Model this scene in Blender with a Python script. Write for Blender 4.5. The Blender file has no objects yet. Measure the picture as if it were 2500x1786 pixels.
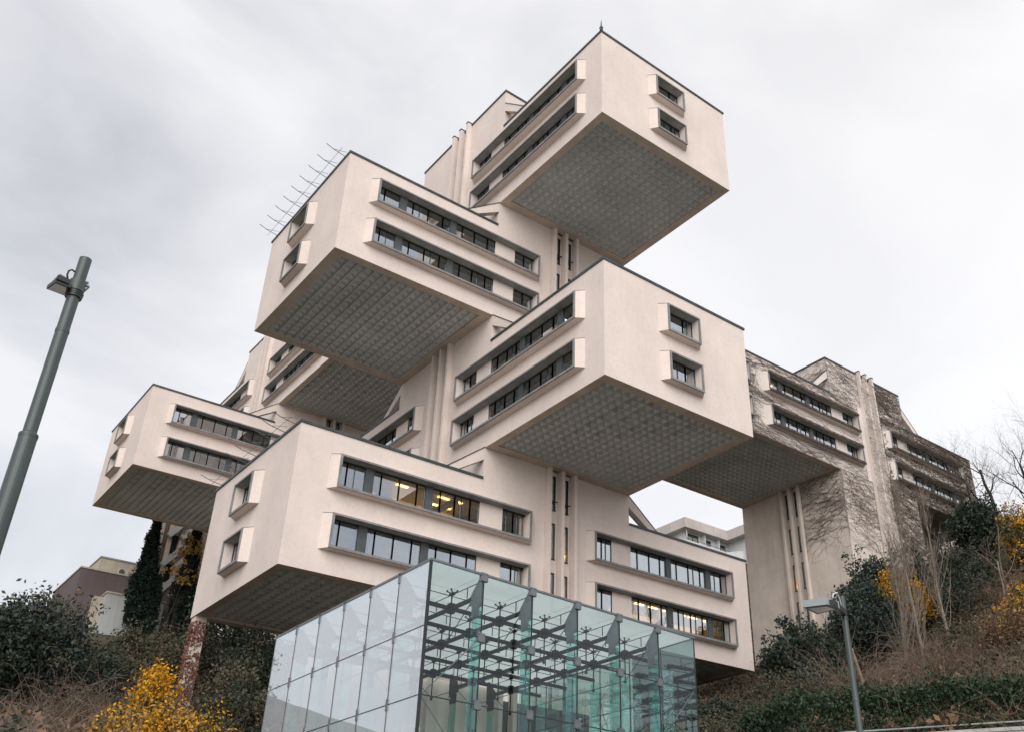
import bpy, bmesh, math, random
import numpy as np
from mathutils import Vector, Matrix, noise
R = math.radians
random.seed(7); RNG = np.random.default_rng(7)
scene = bpy.context.scene
COL = scene.collection

# ---------------------------------------------------------------- camera
cam_d = bpy.data.cameras.new('camera'); cam = bpy.data.objects.new('camera', cam_d); COL.objects.link(cam)
scene.camera = cam
yaw, pitch, roll = 0.6976, 0.5274, -0.0052
fw = Vector((math.sin(yaw)*math.cos(pitch), math.cos(yaw)*math.cos(pitch), math.sin(pitch)))
rt = Vector((math.cos(yaw), -math.sin(yaw), 0)); up = rt.cross(fw)
r2 = math.cos(roll)*rt + math.sin(roll)*up; u2 = -math.sin(roll)*rt + math.cos(roll)*up
CAM = Vector((-28.1407, -43.9938, -15.9076))
M = Matrix((r2, u2, -fw)).transposed().to_4x4(); M.translation = CAM
cam.matrix_world = M
cam_d.sensor_width = 36; cam_d.lens = 2362.279/2500*36
cam_d.shift_x = -207.18/2500; cam_d.shift_y = 36.86/2500
cam_d.clip_start = .1; cam_d.clip_end = 5000

# ---------------------------------------------------------------- world and light (overcast)
SUN_EL, SUN_AZ = R(30), R(214)          # azimuth clockwise from +Y: behind the camera, slightly left
w = bpy.data.worlds.new('World'); scene.world = w; w.use_nodes = True
nt = w.node_tree; nt.nodes.clear()
def N(t, **k):
    n = nt.nodes.new(t)
    for a, b in k.items(): setattr(n, a, b)
    return n
out = N('ShaderNodeOutputWorld'); bg = N('ShaderNodeBackground'); bg2 = N('ShaderNodeBackground'); add = N('ShaderNodeAddShader')
sky = N('ShaderNodeTexSky', sky_type='NISHITA'); sky.sun_disc = False; sky.sun_elevation = SUN_EL; sky.sun_rotation = SUN_AZ
nt.links.new(sky.outputs[0], bg.inputs[0]); bg.inputs[1].default_value = 0.012
tc = N('ShaderNodeTexCoord'); mp = N('ShaderNodeMapping'); mp.inputs['Scale'].default_value = (1, 1, 1.7)
nt.links.new(tc.outputs['Generated'], mp.inputs[0])
no = N('ShaderNodeTexNoise'); no.inputs['Scale'].default_value = 2.3; no.inputs['Detail'].default_value = 7; no.inputs['Roughness'].default_value = .5; no.inputs['Distortion'].default_value = .5
nt.links.new(mp.outputs[0], no.inputs[0])
cr = N('ShaderNodeValToRGB'); e = cr.color_ramp.elements
e[0].position = .38; e[0].color = (.275, .28, .298, 1); e[1].position = .58; e[1].color = (.475, .472, .478, 1)
m = cr.color_ramp.elements.new(.46); m.color = (.365, .368, .383, 1)
nt.links.new(no.outputs[0], cr.inputs[0])
# the thin, bright part of the cloud cover low in the east
dp = N('ShaderNodeVectorMath', operation='DOT_PRODUCT'); dp.inputs[1].default_value = (.80, .42, .43)
nt.links.new(tc.outputs['Generated'], dp.inputs[0])
mr = N('ShaderNodeMapRange'); mr.interpolation_type = 'SMOOTHSTEP'
mr.inputs['From Min'].default_value = .55; mr.inputs['From Max'].default_value = 1.0; mr.inputs['To Min'].default_value = 0; mr.inputs['To Max'].default_value = .75
nt.links.new(dp.outputs['Value'], mr.inputs[0])
mx = N('ShaderNodeMix', data_type='RGBA'); nt.links.new(mr.outputs[0], mx.inputs[0]); nt.links.new(cr.outputs[0], mx.inputs[6]); mx.inputs[7].default_value = (.56, .55, .548, 1)
nt.links.new(mx.outputs[2], bg2.inputs[0]); bg2.inputs[1].default_value = 1.0
nt.links.new(bg.outputs[0], add.inputs[0]); nt.links.new(bg2.outputs[0], add.inputs[1]); nt.links.new(add.outputs[0], out.inputs[0])
sd = bpy.data.lights.new('sun', 'SUN'); sd.energy = 1.5; sd.angle = R(60); sd.color = (1, .975, .955)
so = bpy.data.objects.new('sun', sd); COL.objects.link(so)
sdir = Vector((math.sin(SUN_AZ)*math.cos(SUN_EL), math.cos(SUN_AZ)*math.cos(SUN_EL), math.sin(SUN_EL)))
so.rotation_euler = sdir.to_track_quat('Z', 'Y').to_euler(); so.location = (0, 0, 80)
scene.view_settings.view_transform = 'Standard'; scene.view_settings.look = 'None'
scene.view_settings.exposure = 0.84; scene.view_settings.gamma = 1; scene.view_settings.use_curve_mapping = False
scene.render.engine = 'CYCLES'
scene.cycles.transparent_max_bounces = 24; scene.cycles.max_bounces = 8; scene.cycles.glossy_bounces = 4; scene.cycles.diffuse_bounces = 3
scene.cycles.sample_clamp_indirect = 4

# ---------------------------------------------------------------- materials
MATS = {}
def mat(name, col, rough=.8, var=0.12, vscale=.6, streak=0, bump=0, bscale=30, metal=0, spec=.3, col2=None, fine=0, fscale=8, stain=0, crack=0):
    if name in MATS: return MATS[name]
    m = bpy.data.materials.new(name); m.use_nodes = True; t = m.node_tree; b = t.nodes['Principled BSDF']
    def n(ty, **k):
        x = t.nodes.new(ty)
        for a, c in k.items(): setattr(x, a, c)
        return x
    b.inputs['Roughness'].default_value = rough; b.inputs['Metallic'].default_value = metal; b.inputs['Specular IOR Level'].default_value = spec
    tc = n('ShaderNodeTexCoord')
    n1 = n('ShaderNodeTexNoise'); n1.inputs['Scale'].default_value = vscale; n1.inputs['Detail'].default_value = 6; n1.inputs['Roughness'].default_value = .6
    t.links.new(tc.outputs['Object'], n1.inputs[0])
    ramp = n('ShaderNodeValToRGB'); c2 = col2 or tuple(c*(1-var*1.6) for c in col)
    ramp.color_ramp.elements[0].position = .3; ramp.color_ramp.elements[0].color = (*c2, 1)
    ramp.color_ramp.elements[1].position = .7; ramp.color_ramp.elements[1].color = (*[min(1, c*(1+var*.3)) for c in col], 1)
    t.links.new(n1.outputs[0], ramp.inputs[0]); last = ramp.outputs[0]
    def mul(fac_socket, dark, amt):
        nonlocal last
        mi = n('ShaderNodeMix', data_type='RGBA', blend_type='MULTIPLY')
        mm = n('ShaderNodeMath', operation='MULTIPLY'); mm.inputs[1].default_value = amt; t.links.new(fac_socket, mm.inputs[0]); t.links.new(mm.outputs[0], mi.inputs[0])
        t.links.new(last, mi.inputs[6]); mi.inputs[7].default_value = (*dark, 1); last = mi.outputs[2]
    if streak:
        mp = n('ShaderNodeMapping'); mp.inputs['Scale'].default_value = (3.2, 3.2, .18); t.links.new(tc.outputs['Object'], mp.inputs[0])
        n2 = n('ShaderNodeTexNoise'); n2.inputs['Scale'].default_value = 1.3; n2.inputs['Detail'].default_value = 5; t.links.new(mp.outputs[0], n2.inputs[0])
        r = n('ShaderNodeMapRange'); r.inputs[1].default_value = .5; r.inputs[2].default_value = .75; t.links.new(n2.outputs[0], r.inputs[0])
        mul(r.outputs[0], (.62, .58, .52), streak)
    if fine:
        n3 = n('ShaderNodeTexNoise'); n3.inputs['Scale'].default_value = fscale; n3.inputs['Detail'].default_value = 8; n3.inputs['Roughness'].default_value = .7; t.links.new(tc.outputs['Object'], n3.inputs[0])
        r = n('ShaderNodeMapRange'); r.inputs[1].default_value = .42; r.inputs[2].default_value = .68; t.links.new(n3.outputs[0], r.inputs[0])
        mul(r.outputs[0], (.55, .52, .48), fine)
    if crack:
        vn = n('ShaderNodeTexNoise'); vn.inputs['Scale'].default_value = .8; vn.inputs['Detail'].default_value = 4; t.links.new(tc.outputs['Object'], vn.inputs[0])
        vm = n('ShaderNodeMix', data_type='VECTOR'); vm.inputs[0].default_value = .18; t.links.new(tc.outputs['Object'], vm.inputs[4]); t.links.new(vn.outputs['Color'], vm.inputs[5])
        vo = n('ShaderNodeTexVoronoi', feature='DISTANCE_TO_EDGE'); vo.inputs['Scale'].default_value = .26; t.links.new(vm.outputs[1], vo.inputs[0])
        r = n('ShaderNodeMapRange'); r.inputs[1].default_value = .006; r.inputs[2].default_value = 0; t.links.new(vo.outputs['Distance'], r.inputs[0]); mul(r.outputs[0], (.45, .40, .36), crack*2)
    if stain:
        v = n('ShaderNodeTexNoise'); v.inputs['Scale'].default_value = 1.9; v.inputs['Detail'].default_value = 10; v.inputs['Roughness'].default_value = .75; t.links.new(tc.outputs['Object'], v.inputs[0])
        r = n('ShaderNodeMapRange'); r.inputs[1].default_value = .56; r.inputs[2].default_value = .72; t.links.new(v.outputs[0], r.inputs[0])
        mul(r.outputs[0], (.5, .44, .38), stain)
    t.links.new(last, b.inputs['Base Color'])
    if bump:
        nb = n('ShaderNodeTexNoise'); nb.inputs['Scale'].default_value = bscale; nb.inputs['Detail'].default_value = 4; t.links.new(tc.outputs['Object'], nb.inputs[0])
        bp = n('ShaderNodeBump'); bp.inputs['Strength'].default_value = bump; bp.inputs['Distance'].default_value = .02; t.links.new(nb.outputs[0], bp.inputs['Height']); t.links.new(bp.outputs[0], b.inputs['Normal'])
    MATS[name] = m; return m
def varmat(name, cols, rough=.7, scale=1.2, trans=0):
    """leaf / twig material whose colour drifts through several tones"""
    m = bpy.data.materials.new(name); m.use_nodes = True; t = m.node_tree; b = t.nodes['Principled BSDF']
    b.inputs['Roughness'].default_value = rough; b.inputs['Specular IOR Level'].default_value = .25
    tc = t.nodes.new('ShaderNodeTexCoord'); n1 = t.nodes.new('ShaderNodeTexNoise'); n1.inputs['Scale'].default_value = scale; n1.inputs['Detail'].default_value = 9; n1.inputs['Roughness'].default_value = .8
    t.links.new(tc.outputs['Object'], n1.inputs[0]); r = t.nodes.new('ShaderNodeValToRGB'); t.links.new(n1.outputs[0], r.inputs[0])
    k = len(cols)
    while len(r.color_ramp.elements) < k: r.color_ramp.elements.new(.5)
    for i, c in enumerate(cols): r.color_ramp.elements[i].position = .32+.36*i/(k-1); r.color_ramp.elements[i].color = (*c, 1)
    t.links.new(r.outputs[0], b.inputs['Base Color'])
    MATS[name] = m; return m
def glassmat(name, tint, base_refl, ior, rough=.0, refl_col=(.95, .97, 1)):
    m = bpy.data.materials.new(name); m.use_nodes = True; t = m.node_tree; t.nodes.clear()
    o = t.nodes.new('ShaderNodeOutputMaterial'); mi = t.nodes.new('ShaderNodeMixShader'); tr = t.nodes.new('ShaderNodeBsdfTransparent'); gl = t.nodes.new('ShaderNodeBsdfGlossy')
    tr.inputs[0].default_value = (*tint, 1); gl.inputs['Roughness'].default_value = rough; gl.inputs[0].default_value = (*refl_col, 1)
    lw = t.nodes.new('ShaderNodeLayerWeight'); lw.inputs[0].default_value = .5; pw = t.nodes.new('ShaderNodeMath'); pw.operation = 'POWER'; pw.inputs[1].default_value = 4.0
    r0 = ((ior-1)/(ior+1))**2; fr = t.nodes.new('ShaderNodeMath'); fr.operation = 'MULTIPLY_ADD'; fr.inputs[1].default_value = 1-r0; fr.inputs[2].default_value = r0
    t.links.new(lw.outputs['Facing'], pw.inputs[0]); t.links.new(pw.outputs[0], fr.inputs[0])
    ad = t.nodes.new('ShaderNodeMath'); ad.operation = 'ADD'; ad.use_clamp = True; ad.inputs[1].default_value = base_refl
    t.links.new(fr.outputs[0], ad.inputs[0]); t.links.new(ad.outputs[0], mi.inputs[0]); t.links.new(tr.outputs[0], mi.inputs[1]); t.links.new(gl.outputs[0], mi.inputs[2]); t.links.new(mi.outputs[0], o.inputs[0])
    MATS[name] = m; return m
def emit(name, col, s):
    m = bpy.data.materials.new(name); m.use_nodes = True; b = m.node_tree.nodes['Principled BSDF']
    b.inputs['Base Color'].default_value = (*col, 1); b.inputs['Emission Color'].default_value = (*col, 1); b.inputs['Emission Strength'].default_value = s
    MATS[name] = m; return m

PLAST = mat('pink_plaster', (.73, .63, .572), .9, .07, .35, crack=.035, streak=.09, bump=.25, bscale=9, fine=.15, fscale=5, stain=.22)
PLAST2 = mat('pale_plaster', (.69, .60, .53), .9, .12, .5, streak=.3, bump=.25, bscale=9, fine=.18, fscale=4, stain=.35)
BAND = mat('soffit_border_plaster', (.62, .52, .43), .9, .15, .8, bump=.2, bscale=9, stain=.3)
RIM = mat('grey_rim_concrete', (.27, .265, .265), .75, .2, 1.5, streak=.5, bump=.2, fine=.3)
SOFF = mat('soffit_tile_concrete', (.62, .625, .60), .38, .14, .25, fine=.14, fscale=3, stain=.16, spec=.5)
COPE = mat('dark_roof_coping', (.085, .095, .098), .45, .3, 1.2, metal=.3, fine=.3)
ROOF = mat('roof_felt', (.12, .12, .12), .9, .2)
FRAME = mat('dark_window_frame', (.018, .024, .026), .4, .2, spec=.5)
PILL = mat('slate_window_pillar', (.085, .095, .098), .55, .2, 2)
TUN = mat('bay_reveal_concrete', (.36, .345, .315), .85, .2, 1.3, fine=.3, stain=.3)
ROOMM = mat('office_wall_paint', (.46, .45, .41), .9, .2, .8)
ROOMC = mat('office_ceiling', (.66, .66, .63), .9, .1, .8)
CURT = mat('window_blind', (.55, .56, .53), .9, .15, 4)
BRACE = mat('inner_brace', (.62, .60, .55), .8, .1)
YEL = mat('lamplit_yellow_wall', (.60, .40, .10), .8, .1)
GLASS = glassmat('window_glass', (.76, .82, .81), .37, 1.8)
LAMPW = emit('warm_lamp', (1.0, .50, .16), 9.0)
ROOM_GLOW = emit('lit_room_glow', (1.0, .52, .13), .55)
IVYW = mat('ivy_stained_plaster', (.72, .64, .585), .95, .10, .5, streak=.25, fine=.2, fscale=6, stain=.15, bump=.3, bscale=7)

# ---------------------------------------------------------------- mesh helpers
def tag(o, label=None, cat=None, group=None, kind=None):
    if label: o['label'] = label
    if cat: o['category'] = cat
    if group: o['group'] = group
    if kind: o['kind'] = kind
    return o
def world_org(p):
    v = Vector((0, 0, 0))
    while p is not None: v += Vector(p.location); p = p.parent
    return v
def thing(name, loc, label, cat, group=None):
    o = bpy.data.objects.new(name, None); COL.objects.link(o); o.location = loc; o.empty_display_size = .5
    return tag(o, label, cat, group)
class MB:
    def __init__(s): s.v = []; s.f = []; s.m = []; s.mi = 0
    def poly(s, pts):
        b = len(s.v); s.v += [tuple(p) for p in pts]; s.f.append(tuple(range(b, b+len(pts)))); s.m.append(s.mi); return s
    def mesh(s, vs, fs):
        b = len(s.v); s.v += [tuple(p) for p in vs]; s.f += [tuple(i+b for i in f) for f in fs]; s.m += [s.mi]*len(fs); return s
    def box(s, x0, x1, y0, y1, z0, z1):
        x0, x1 = sorted((x0, x1)); y0, y1 = sorted((y0, y1)); z0, z1 = sorted((z0, z1))
        return s.mesh([(x0, y0, z0), (x1, y0, z0), (x1, y1, z0), (x0, y1, z0), (x0, y0, z1), (x1, y0, z1), (x1, y1, z1), (x0, y1, z1)],
                      [(0, 3, 2, 1), (4, 5, 6, 7), (0, 1, 5, 4), (1, 2, 6, 5), (2, 3, 7, 6), (3, 0, 4, 7)])
    def fbox(s, F, a0, a1, t0, t1, z0, z1):
        p, q = F(a0, t0, z0), F(a1, t1, z1); return s.box(p[0], q[0], p[1], q[1], z0, z1)
    def bar(s, p0, p1, w, h=None, upv=(0, 0, 1)):
        h = h or w; p0, p1 = Vector(p0), Vector(p1); d = (p1-p0).normalized(); u = Vector(upv)
        if abs(d.dot(u)) > .98: u = Vector((1, 0, 0))
        a = d.cross(u).normalized()*w/2; b = a.cross(d).normalized()*h/2
        vs = [p+i*a+j*b for p in (p0, p1) for i, j in ((-1, -1), (1, -1), (1, 1), (-1, 1))]
        return s.mesh(vs, [(0, 3, 2, 1), (4, 5, 6, 7), (0, 1, 5, 4), (1, 2, 6, 5), (2, 3, 7, 6), (3, 0, 4, 7)])
    def tube(s, pts, rad, n=8, cap=True):
        pts = [Vector(p) for p in pts]
        if not isinstance(rad, (list, tuple)): rad = [rad]*len(pts)
        b = len(s.v); prev = None
        for i, p in enumerate(pts):
            d = (pts[min(i+1, len(pts)-1)]-pts[max(i-1, 0)]).normalized()
            if prev is None:
                a = d.cross(Vector((.31, .52, .79))).normalized()
            else:
                a = (prev-d*prev.dot(d)).normalized()
            prev = a; c = d.cross(a)
            for k in range(n):
                th = 2*math.pi*k/n; s.v.append(tuple(p+(a*math.cos(th)+c*math.sin(th))*rad[i]))
        for i in range(len(pts)-1):
            for k in range(n):
                s.f.append((b+i*n+k, b+i*n+(k+1) % n, b+(i+1)*n+(k+1) % n, b+(i+1)*n+k)); s.m.append(s.mi)
        if cap:
            s.f.append(tuple(b+k for k in reversed(range(n)))); s.m.append(s.mi); e = b+(len(pts)-1)*n; s.f.append(tuple(e+k for k in range(n))); s.m.append(s.mi)
        return s
    def data(s, name, org=(0, 0, 0), mats=(), smooth=False, fix=True):
        me = bpy.data.meshes.new(name); o = Vector(org)
        me.from_pydata([(x-o[0], y-o[1], z-o[2]) for x, y, z in s.v], [], s.f)
        for mm in mats: me.materials.append(mm)
        if len(mats) > 1: me.polygons.foreach_set('material_index', s.m)
        if fix:
            bm = bmesh.new(); bm.from_mesh(me); bmesh.ops.recalc_face_normals(bm, faces=bm.faces); bm.to_mesh(me); bm.free()
        if smooth: me.polygons.foreach_set('use_smooth', [True]*len(me.polygons))
        me.update(); return me
    def build(s, name, mats, parent=None, smooth=False, fix=True, loc=None):
        """loc: world origin of a top-level mesh thing"""
        if not isinstance(mats, (list, tuple)): mats = [mats]
        org = world_org(parent) if parent else Vector(loc or (0, 0, 0))
        o = bpy.data.objects.new(name, s.data(name, org, mats, smooth, fix)); COL.objects.link(o)
        if parent: o.parent = parent
        else: o.location = org
        return o
def inst(name, me, loc, parent, rot=None, scale=None):
    o = bpy.data.objects.new(name, me); COL.objects.link(o); o.parent = parent
    o.location = Vector(loc)-world_org(parent)
    if rot: o.rotation_euler = rot
    if scale: o.scale = scale
    return o
def Ffront(x0, y0): return lambda a, t, z: (x0+a, y0+t, z)      # a face that looks toward -Y, a runs +X
def Fleft(x0, y0): return lambda a, t, z: (x0+t, y0+a, z)       # a face that looks toward -X, a runs +Y
def Fright(x0, y0): return lambda a, t, z: (x0-t, y0+a, z)
def Fback(x0, y0): return lambda a, t, z: (x0+a, y0-t, z)
def panel(mb, F, a0, a1, z0, z1, holes=(), t=0):
    A = sorted({a0, a1, *[h[0] for h in holes if a0 < h[0] < a1], *[h[1] for h in holes if a0 < h[1] < a1]})
    Z = sorted({z0, z1, *[h[2] for h in holes if z0 < h[2] < z1], *[h[3] for h in holes if z0 < h[3] < z1]})
    for i in range(len(A)-1):
        for j in range(len(Z)-1):
            ca, cz = (A[i]+A[i+1])/2, (Z[j]+Z[j+1])/2
            if any(h[0] < ca < h[1] and h[2] < cz < h[3] for h in holes): continue
            mb.poly([F(A[i], t, Z[j]), F(A[i+1], t, Z[j]), F(A[i+1], t, Z[j+1]), F(A[i], t, Z[j+1])])

# ---------------------------------------------------------------- the office building's kit of parts
W, D = 11.40, 11.58
LONG = dict(s0=-9.45, s1=3.62)
DIV = [(-9.01, 'e'), (-8.43, 'm'), (-7.38, 'p'), (-6.88, 'q'), (-6.40, 'm'), (-5.30, 'm'), (-4.20, 'm'), (-3.66, 'p'), (-3.20, 'q'), (-2.69, 'm'), (-1.74, 'm'), (-.71, 'm'), (-.09, 'i'), (1.50, 'j'), (2.30, 'm'), (3.0, 'e')]
ZB = ((.155, .403), (.576, .827))
PANES = {}
def pane_mesh(wd, ht, horiz):
    k = (round(wd, 2), round(ht, 2), horiz)
    if k not in PANES:
        mb = MB()
        if horiz == 'x': mb.box(-wd/2, wd/2, -.006, .006, -ht/2, ht/2)
        else: mb.box(-.006, .006, -wd/2, wd/2, -ht/2, ht/2)
        PANES[k] = mb.data('pane', mats=[GLASS])
    return PANES[k]
def bay(root, F, s0, s1, z0, z1, divs, lit=(), splay=.30, seed=0, plast=None, axis='x', detail=True, roomdepth=3.0):
    splay = .36
    plast = plast or PLAST; rnd = random.Random(seed)
    f0, f1, g0, g1 = s0+splay, s1-splay, z0+.03, z1-.07
    i0, i1, h0, h1 = f0+.10, f1-.10, g0+.12, g1-.09
    cs = MB(); P = lambda a, t, z: F(a, t, z)
    O = [(s0, z0), (s1, z0), (s1, z1), (s0, z1)]; Q = [(f0, g0), (f1, g0), (f1, g1), (f0, g1)]; I = [(i0, h0), (i1, h0), (i1, h1), (i0, h1)]
    for k in range(4):
        a, b = O[k], O[(k+1) % 4]; c, d = Q[(k+1) % 4], Q[k]
        cs.poly([P(a[0], -.002, a[1]), P(b[0], -.002, b[1]), P(c[0], -.46, c[1]), P(d[0], -.46, d[1])])
    cas = cs.build('window_bay', plast, root, fix=False)
    fl = MB()
    for (oa, qa) in ((s0, f0), (s1, f1)): fl.bar(P(oa, -.01, z1+.004), P(qa, -.47, g1+.012), .022, .016)
    fl.build('bay_flashing', COPE, cas)
    rm = MB()                                   # grey rim standing a little proud
    for (a0, a1, b0, b1) in ((f0-.015, f1+.015, g1-.09, g1+.015), (f0-.015, f1+.015, g0-.015, g0+.12), (f0-.015, i0, g0+.12, g1-.09), (i1, f1+.015, g0+.12, g1-.09)):
        rm.fbox(F, a0, a1, -.52, -.43, b0, b1)
    rm.build('bay_rim', RIM, cas)
    tn = MB()
    for k in range(4):
        a, b = I[k], I[(k+1) % 4]; tn.mi = 0 if k in (0, 2) else 1
        tn.poly([P(a[0], -.43, a[1]), P(b[0], -.43, b[1]), P(b[0], .31, b[1]), P(a[0], .31, a[1])])
    tn.build('bay_reveal', [TUN, plast], cas, fix=False)
    # glazing
    fr = MB(); T0, T1 = .06, .14
    fr.fbox(F, i0, i1, T0, T1, h1-.09, h1-.001); fr.fbox(F, i0, i1, T0, T1, h0+.001, h0+.07)
    xs = []; inf = MB(); ninf = 0
    for j in range(len(divs)-1):
        (a, ka), (b, kb) = divs[j], divs[j+1]
        a = max(a, i0) if ka == 'e' else a; b = min(b, i1) if kb == 'e' else b
        if ka == 'p':
            pill = MB(); pill.fbox(F, a, b, T0-.05, T1+.1, h0+.002, h1-.002); pill.build('window_pillar', PILL, cas); continue
        if ka == 'i': inf.fbox(F, a, b, T0-.04, T1+.1, h0+.002, h1-.002); ninf += 1; continue
        xs.append((a, b))
        for e, kk in ((a, ka), (b, kb)): fr.fbox(F, e-(0 if e == a and kk != 'm' else .035), e+(0 if e == b and kk != 'm' else .035), T0+.003, T1-.003, h0+.07, h1-.09)
        if detail and b-a > .7 and rnd.random() < .35:      # opening sash
            c = a+(b-a)*.42; fr.fbox(F, c-.025, c+.025, T0+.006, T1-.006, h0+.07, h1-.09)
    fr.build('window_frame', FRAME, cas)
    if ninf: inf.build('infill_panel', plast, cas)
    ht = h1-h0-.16; zc = (h0+.07+h1-.09)/2
    for a, b in xs: inst('pane', pane_mesh(round(b-a, 2)-.0, ht, axis), F((a+b)/2, .105, zc), cas)
    # room
    if roomdepth:
        rb = MB(); d = roomdepth; y = P
        e0, e1, k0, k1 = i0-.15, i1+.15, h0-.25, h1+.1
        for wi, q in enumerate(([(e0, .32, k0), (e1, .32, k0), (e1, d, k0), (e0, d, k0)], [(e0, .32, k1), (e1, .32, k1), (e1, d, k1), (e0, d, k1)],
                  [(e0, d, k0), (e1, d, k0), (e1, d, k1), (e0, d, k1)], [(e0, .32, k0), (e0, d, k0), (e0, d, k1), (e0, .32, k1)], [(e1, .32, k0), (e1, d, k0), (e1, d, k1), (e1, .32, k1)])):
            rb.mi = 1 if wi == 1 else 0
            rb.poly([P(*c) for c in q])
        if s1-s0 > 6:
            c = s0+ (s1-s0)*.42
            for sg in (-1, 1):
                rb.mi = 2; rb.bar(P(c+sg*.2, 1.1, k0), P(c+sg*2.9, 1.1, k1), .42, .38)
            for q in range(3):
                a = s0+1.5+q*3.1+rnd.random(); rb.mi = 0; rb.bar(P(a, .9, k0), P(a, d, k0+.01), .9, .5)
        rb.build('office_room', [ROOMM, ROOMC, BRACE], cas, fix=False)
        cu = MB(); nc = 0
        for a, b in xs:
            if rnd.random() < (.52 if not lit else .12):
                w_ = (b-a)*rnd.uniform(.25, .9); st = a if rnd.random() < .5 else b-w_
                top = h1-.02; bot = h0 if rnd.random() < .6 else h0+(h1-h0)*rnd.uniform(.3, .7)
                cu.fbox(F, st, st+w_, .42, .44, bot, top); nc += 1
        if nc: cu.build('window_blind', CURT, cas)
        if lit:
            for a in lit:
                for q, (d0, w_) in enumerate(((1.0, .36), (2.15, .30))):
                    if q and (len(lit) > 3 or int(a*7) % 2): continue
                    lm = MB(); lm.fbox(F, a-w_, a+w_, d0, d0+.16, k1-.06, k1-.02); lm.build('ceiling_lamp', LAMPW, cas)
            gl = MB(); gl.fbox(F, max(e0+.02, min(lit)-1.0), min(e1-.02, max(lit)+1.0), d-.05, d-.02, k0+.02, k1-.02); gl.build('glow_panel', ROOM_GLOW, cas)  # panel glows by itself, standing in for lamplight on the back wall
    return [(i0, i1, h0, h1)]
def mirror(divs, c):
    sw = {'e': 'e', 'm': 'm', 'p': 'q', 'q': 'p', 'i': 'j', 'j': 'i'}
    return [(2*c-a, sw[k]) for a, k in reversed(divs)]
ENDDIV = [(4.4, 'e'), (5.0, 'm'), (6.1, 'm'), (7.0, 'e')]
FIN = (4.70, 5.70, 6.70)
# one soffit tile: a square tray rib round a hollow pyramid, origin at the centre of its underside
def tile_mesh():
    mb = MB(); h = .268
    sq = lambda r, z: [(-r, -r, z), (r, -r, z), (r, r, z), (-r, r, z)]
    vs = sq(h, .16)+sq(h, .075)+sq(.240, 0)+sq(.225, 0)+[(0, 0, .23)]
    fs = []
    for l in range(3):
        for k in range(4): fs.append((l*4+k, l*4+(k+1) % 4, l*4+4+(k+1) % 4, l*4+4+k))
    for k in range(4): fs.append((12+k, 12+(k+1) % 4, 16))
    mb.mesh(vs, fs); return mb
TILE = tile_mesh(); TILE_ME = TILE.data('soffit_tile', mats=[SOFF], fix=False)
TILE_ME2 = TILE.data('soffit_tile_weathered', mats=[mat('soffit_tile_dark', (.53, .535, .51), .45, .18, .5, fine=.25, fscale=3, stain=.3, spec=.5)], fix=False)
ALLT = []      # (building, block, x, y, z) collected first so that the nearest 300 per building become single parts
def soffit(building, block, x0, x1, y0, y1, z0):
    """tiled underside of a cantilever, set inside a plaster border"""
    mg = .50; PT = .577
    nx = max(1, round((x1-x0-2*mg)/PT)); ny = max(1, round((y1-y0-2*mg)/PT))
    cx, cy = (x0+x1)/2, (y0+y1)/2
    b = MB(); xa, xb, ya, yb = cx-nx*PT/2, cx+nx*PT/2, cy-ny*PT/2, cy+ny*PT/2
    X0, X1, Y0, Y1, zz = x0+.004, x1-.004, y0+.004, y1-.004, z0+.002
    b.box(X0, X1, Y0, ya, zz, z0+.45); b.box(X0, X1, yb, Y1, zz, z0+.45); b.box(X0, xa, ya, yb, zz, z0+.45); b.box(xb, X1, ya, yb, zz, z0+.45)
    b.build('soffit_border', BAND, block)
    k = MB(); k.box(xa, xb, ya, yb, z0+.435, z0+.449); k.build('soffit_back', FRAME, block)
    for i in range(nx):
        for j in range(ny):
            ALLT.append((building, block, xa+(i+.5)*PT, ya+(j+.5)*PT, z0+.10))
def place_tiles():
    PT = .577
    by = {}
    for t in ALLT: by.setdefault(t[0].name, []).append(t)
    for nm, L in by.items():
        L.sort(key=lambda t: (Vector(t[2:])-CAM).length)
        rest = {}
        for n, (bd, bl, x, y, z) in enumerate(L):
            if n < 300: inst('soffit_tile', TILE_ME if (int(x*37+y*91) % 5) else TILE_ME2, (x, y, z+((n*7) % 5)*.002), bl)
            else: rest.setdefault(bl.name, (bl, []))[1].append((x, y, z))
        for bl, P in rest.values():
            mb = MB()
            for x, y, z in P: mb.mesh([(vx+x, vy+y, vz+z) for vx, vy, vz in TILE.v], TILE.f)
            tag(mb.build('soffit_tiling', SOFF, bl, fix=False), kind='stuff')
def coping(mb, F, a0, a1, z):
    mb.fbox(F, a0, a1, -.07, .22, z-.10, z+.05)
def rect_coping(block, x0, x1, y0, y1, z, gx=None, gy=None):
    e = .07
    for a, b in ([(x0-e, x1+e)] if gx is None else [q for q in ((x0-e, gx[0]-.01), (gx[1]+.01, x1+e)) if q[1]-q[0] > .2]):
        for q in ((y0-e, y0+.25), (y1-.25, y1+e)): mb = MB(); mb.box(a, b, *q, z-.08, z+.07); mb.build('roof_coping', COPE, block)
    for a, b in ([(y0+.25, y1-.25)] if gy is None else [q for q in ((y0+.25, gy[0]-.01), (gy[1]+.01, y1-.25)) if q[1]-q[0] > .2]):
        for q in ((x0-e, x0+.25), (x1-.25, x1+e)): mb = MB(); mb.box(*q, a, b, z-.08, z+.07); mb.build('roof_coping', COPE, block)
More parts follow.
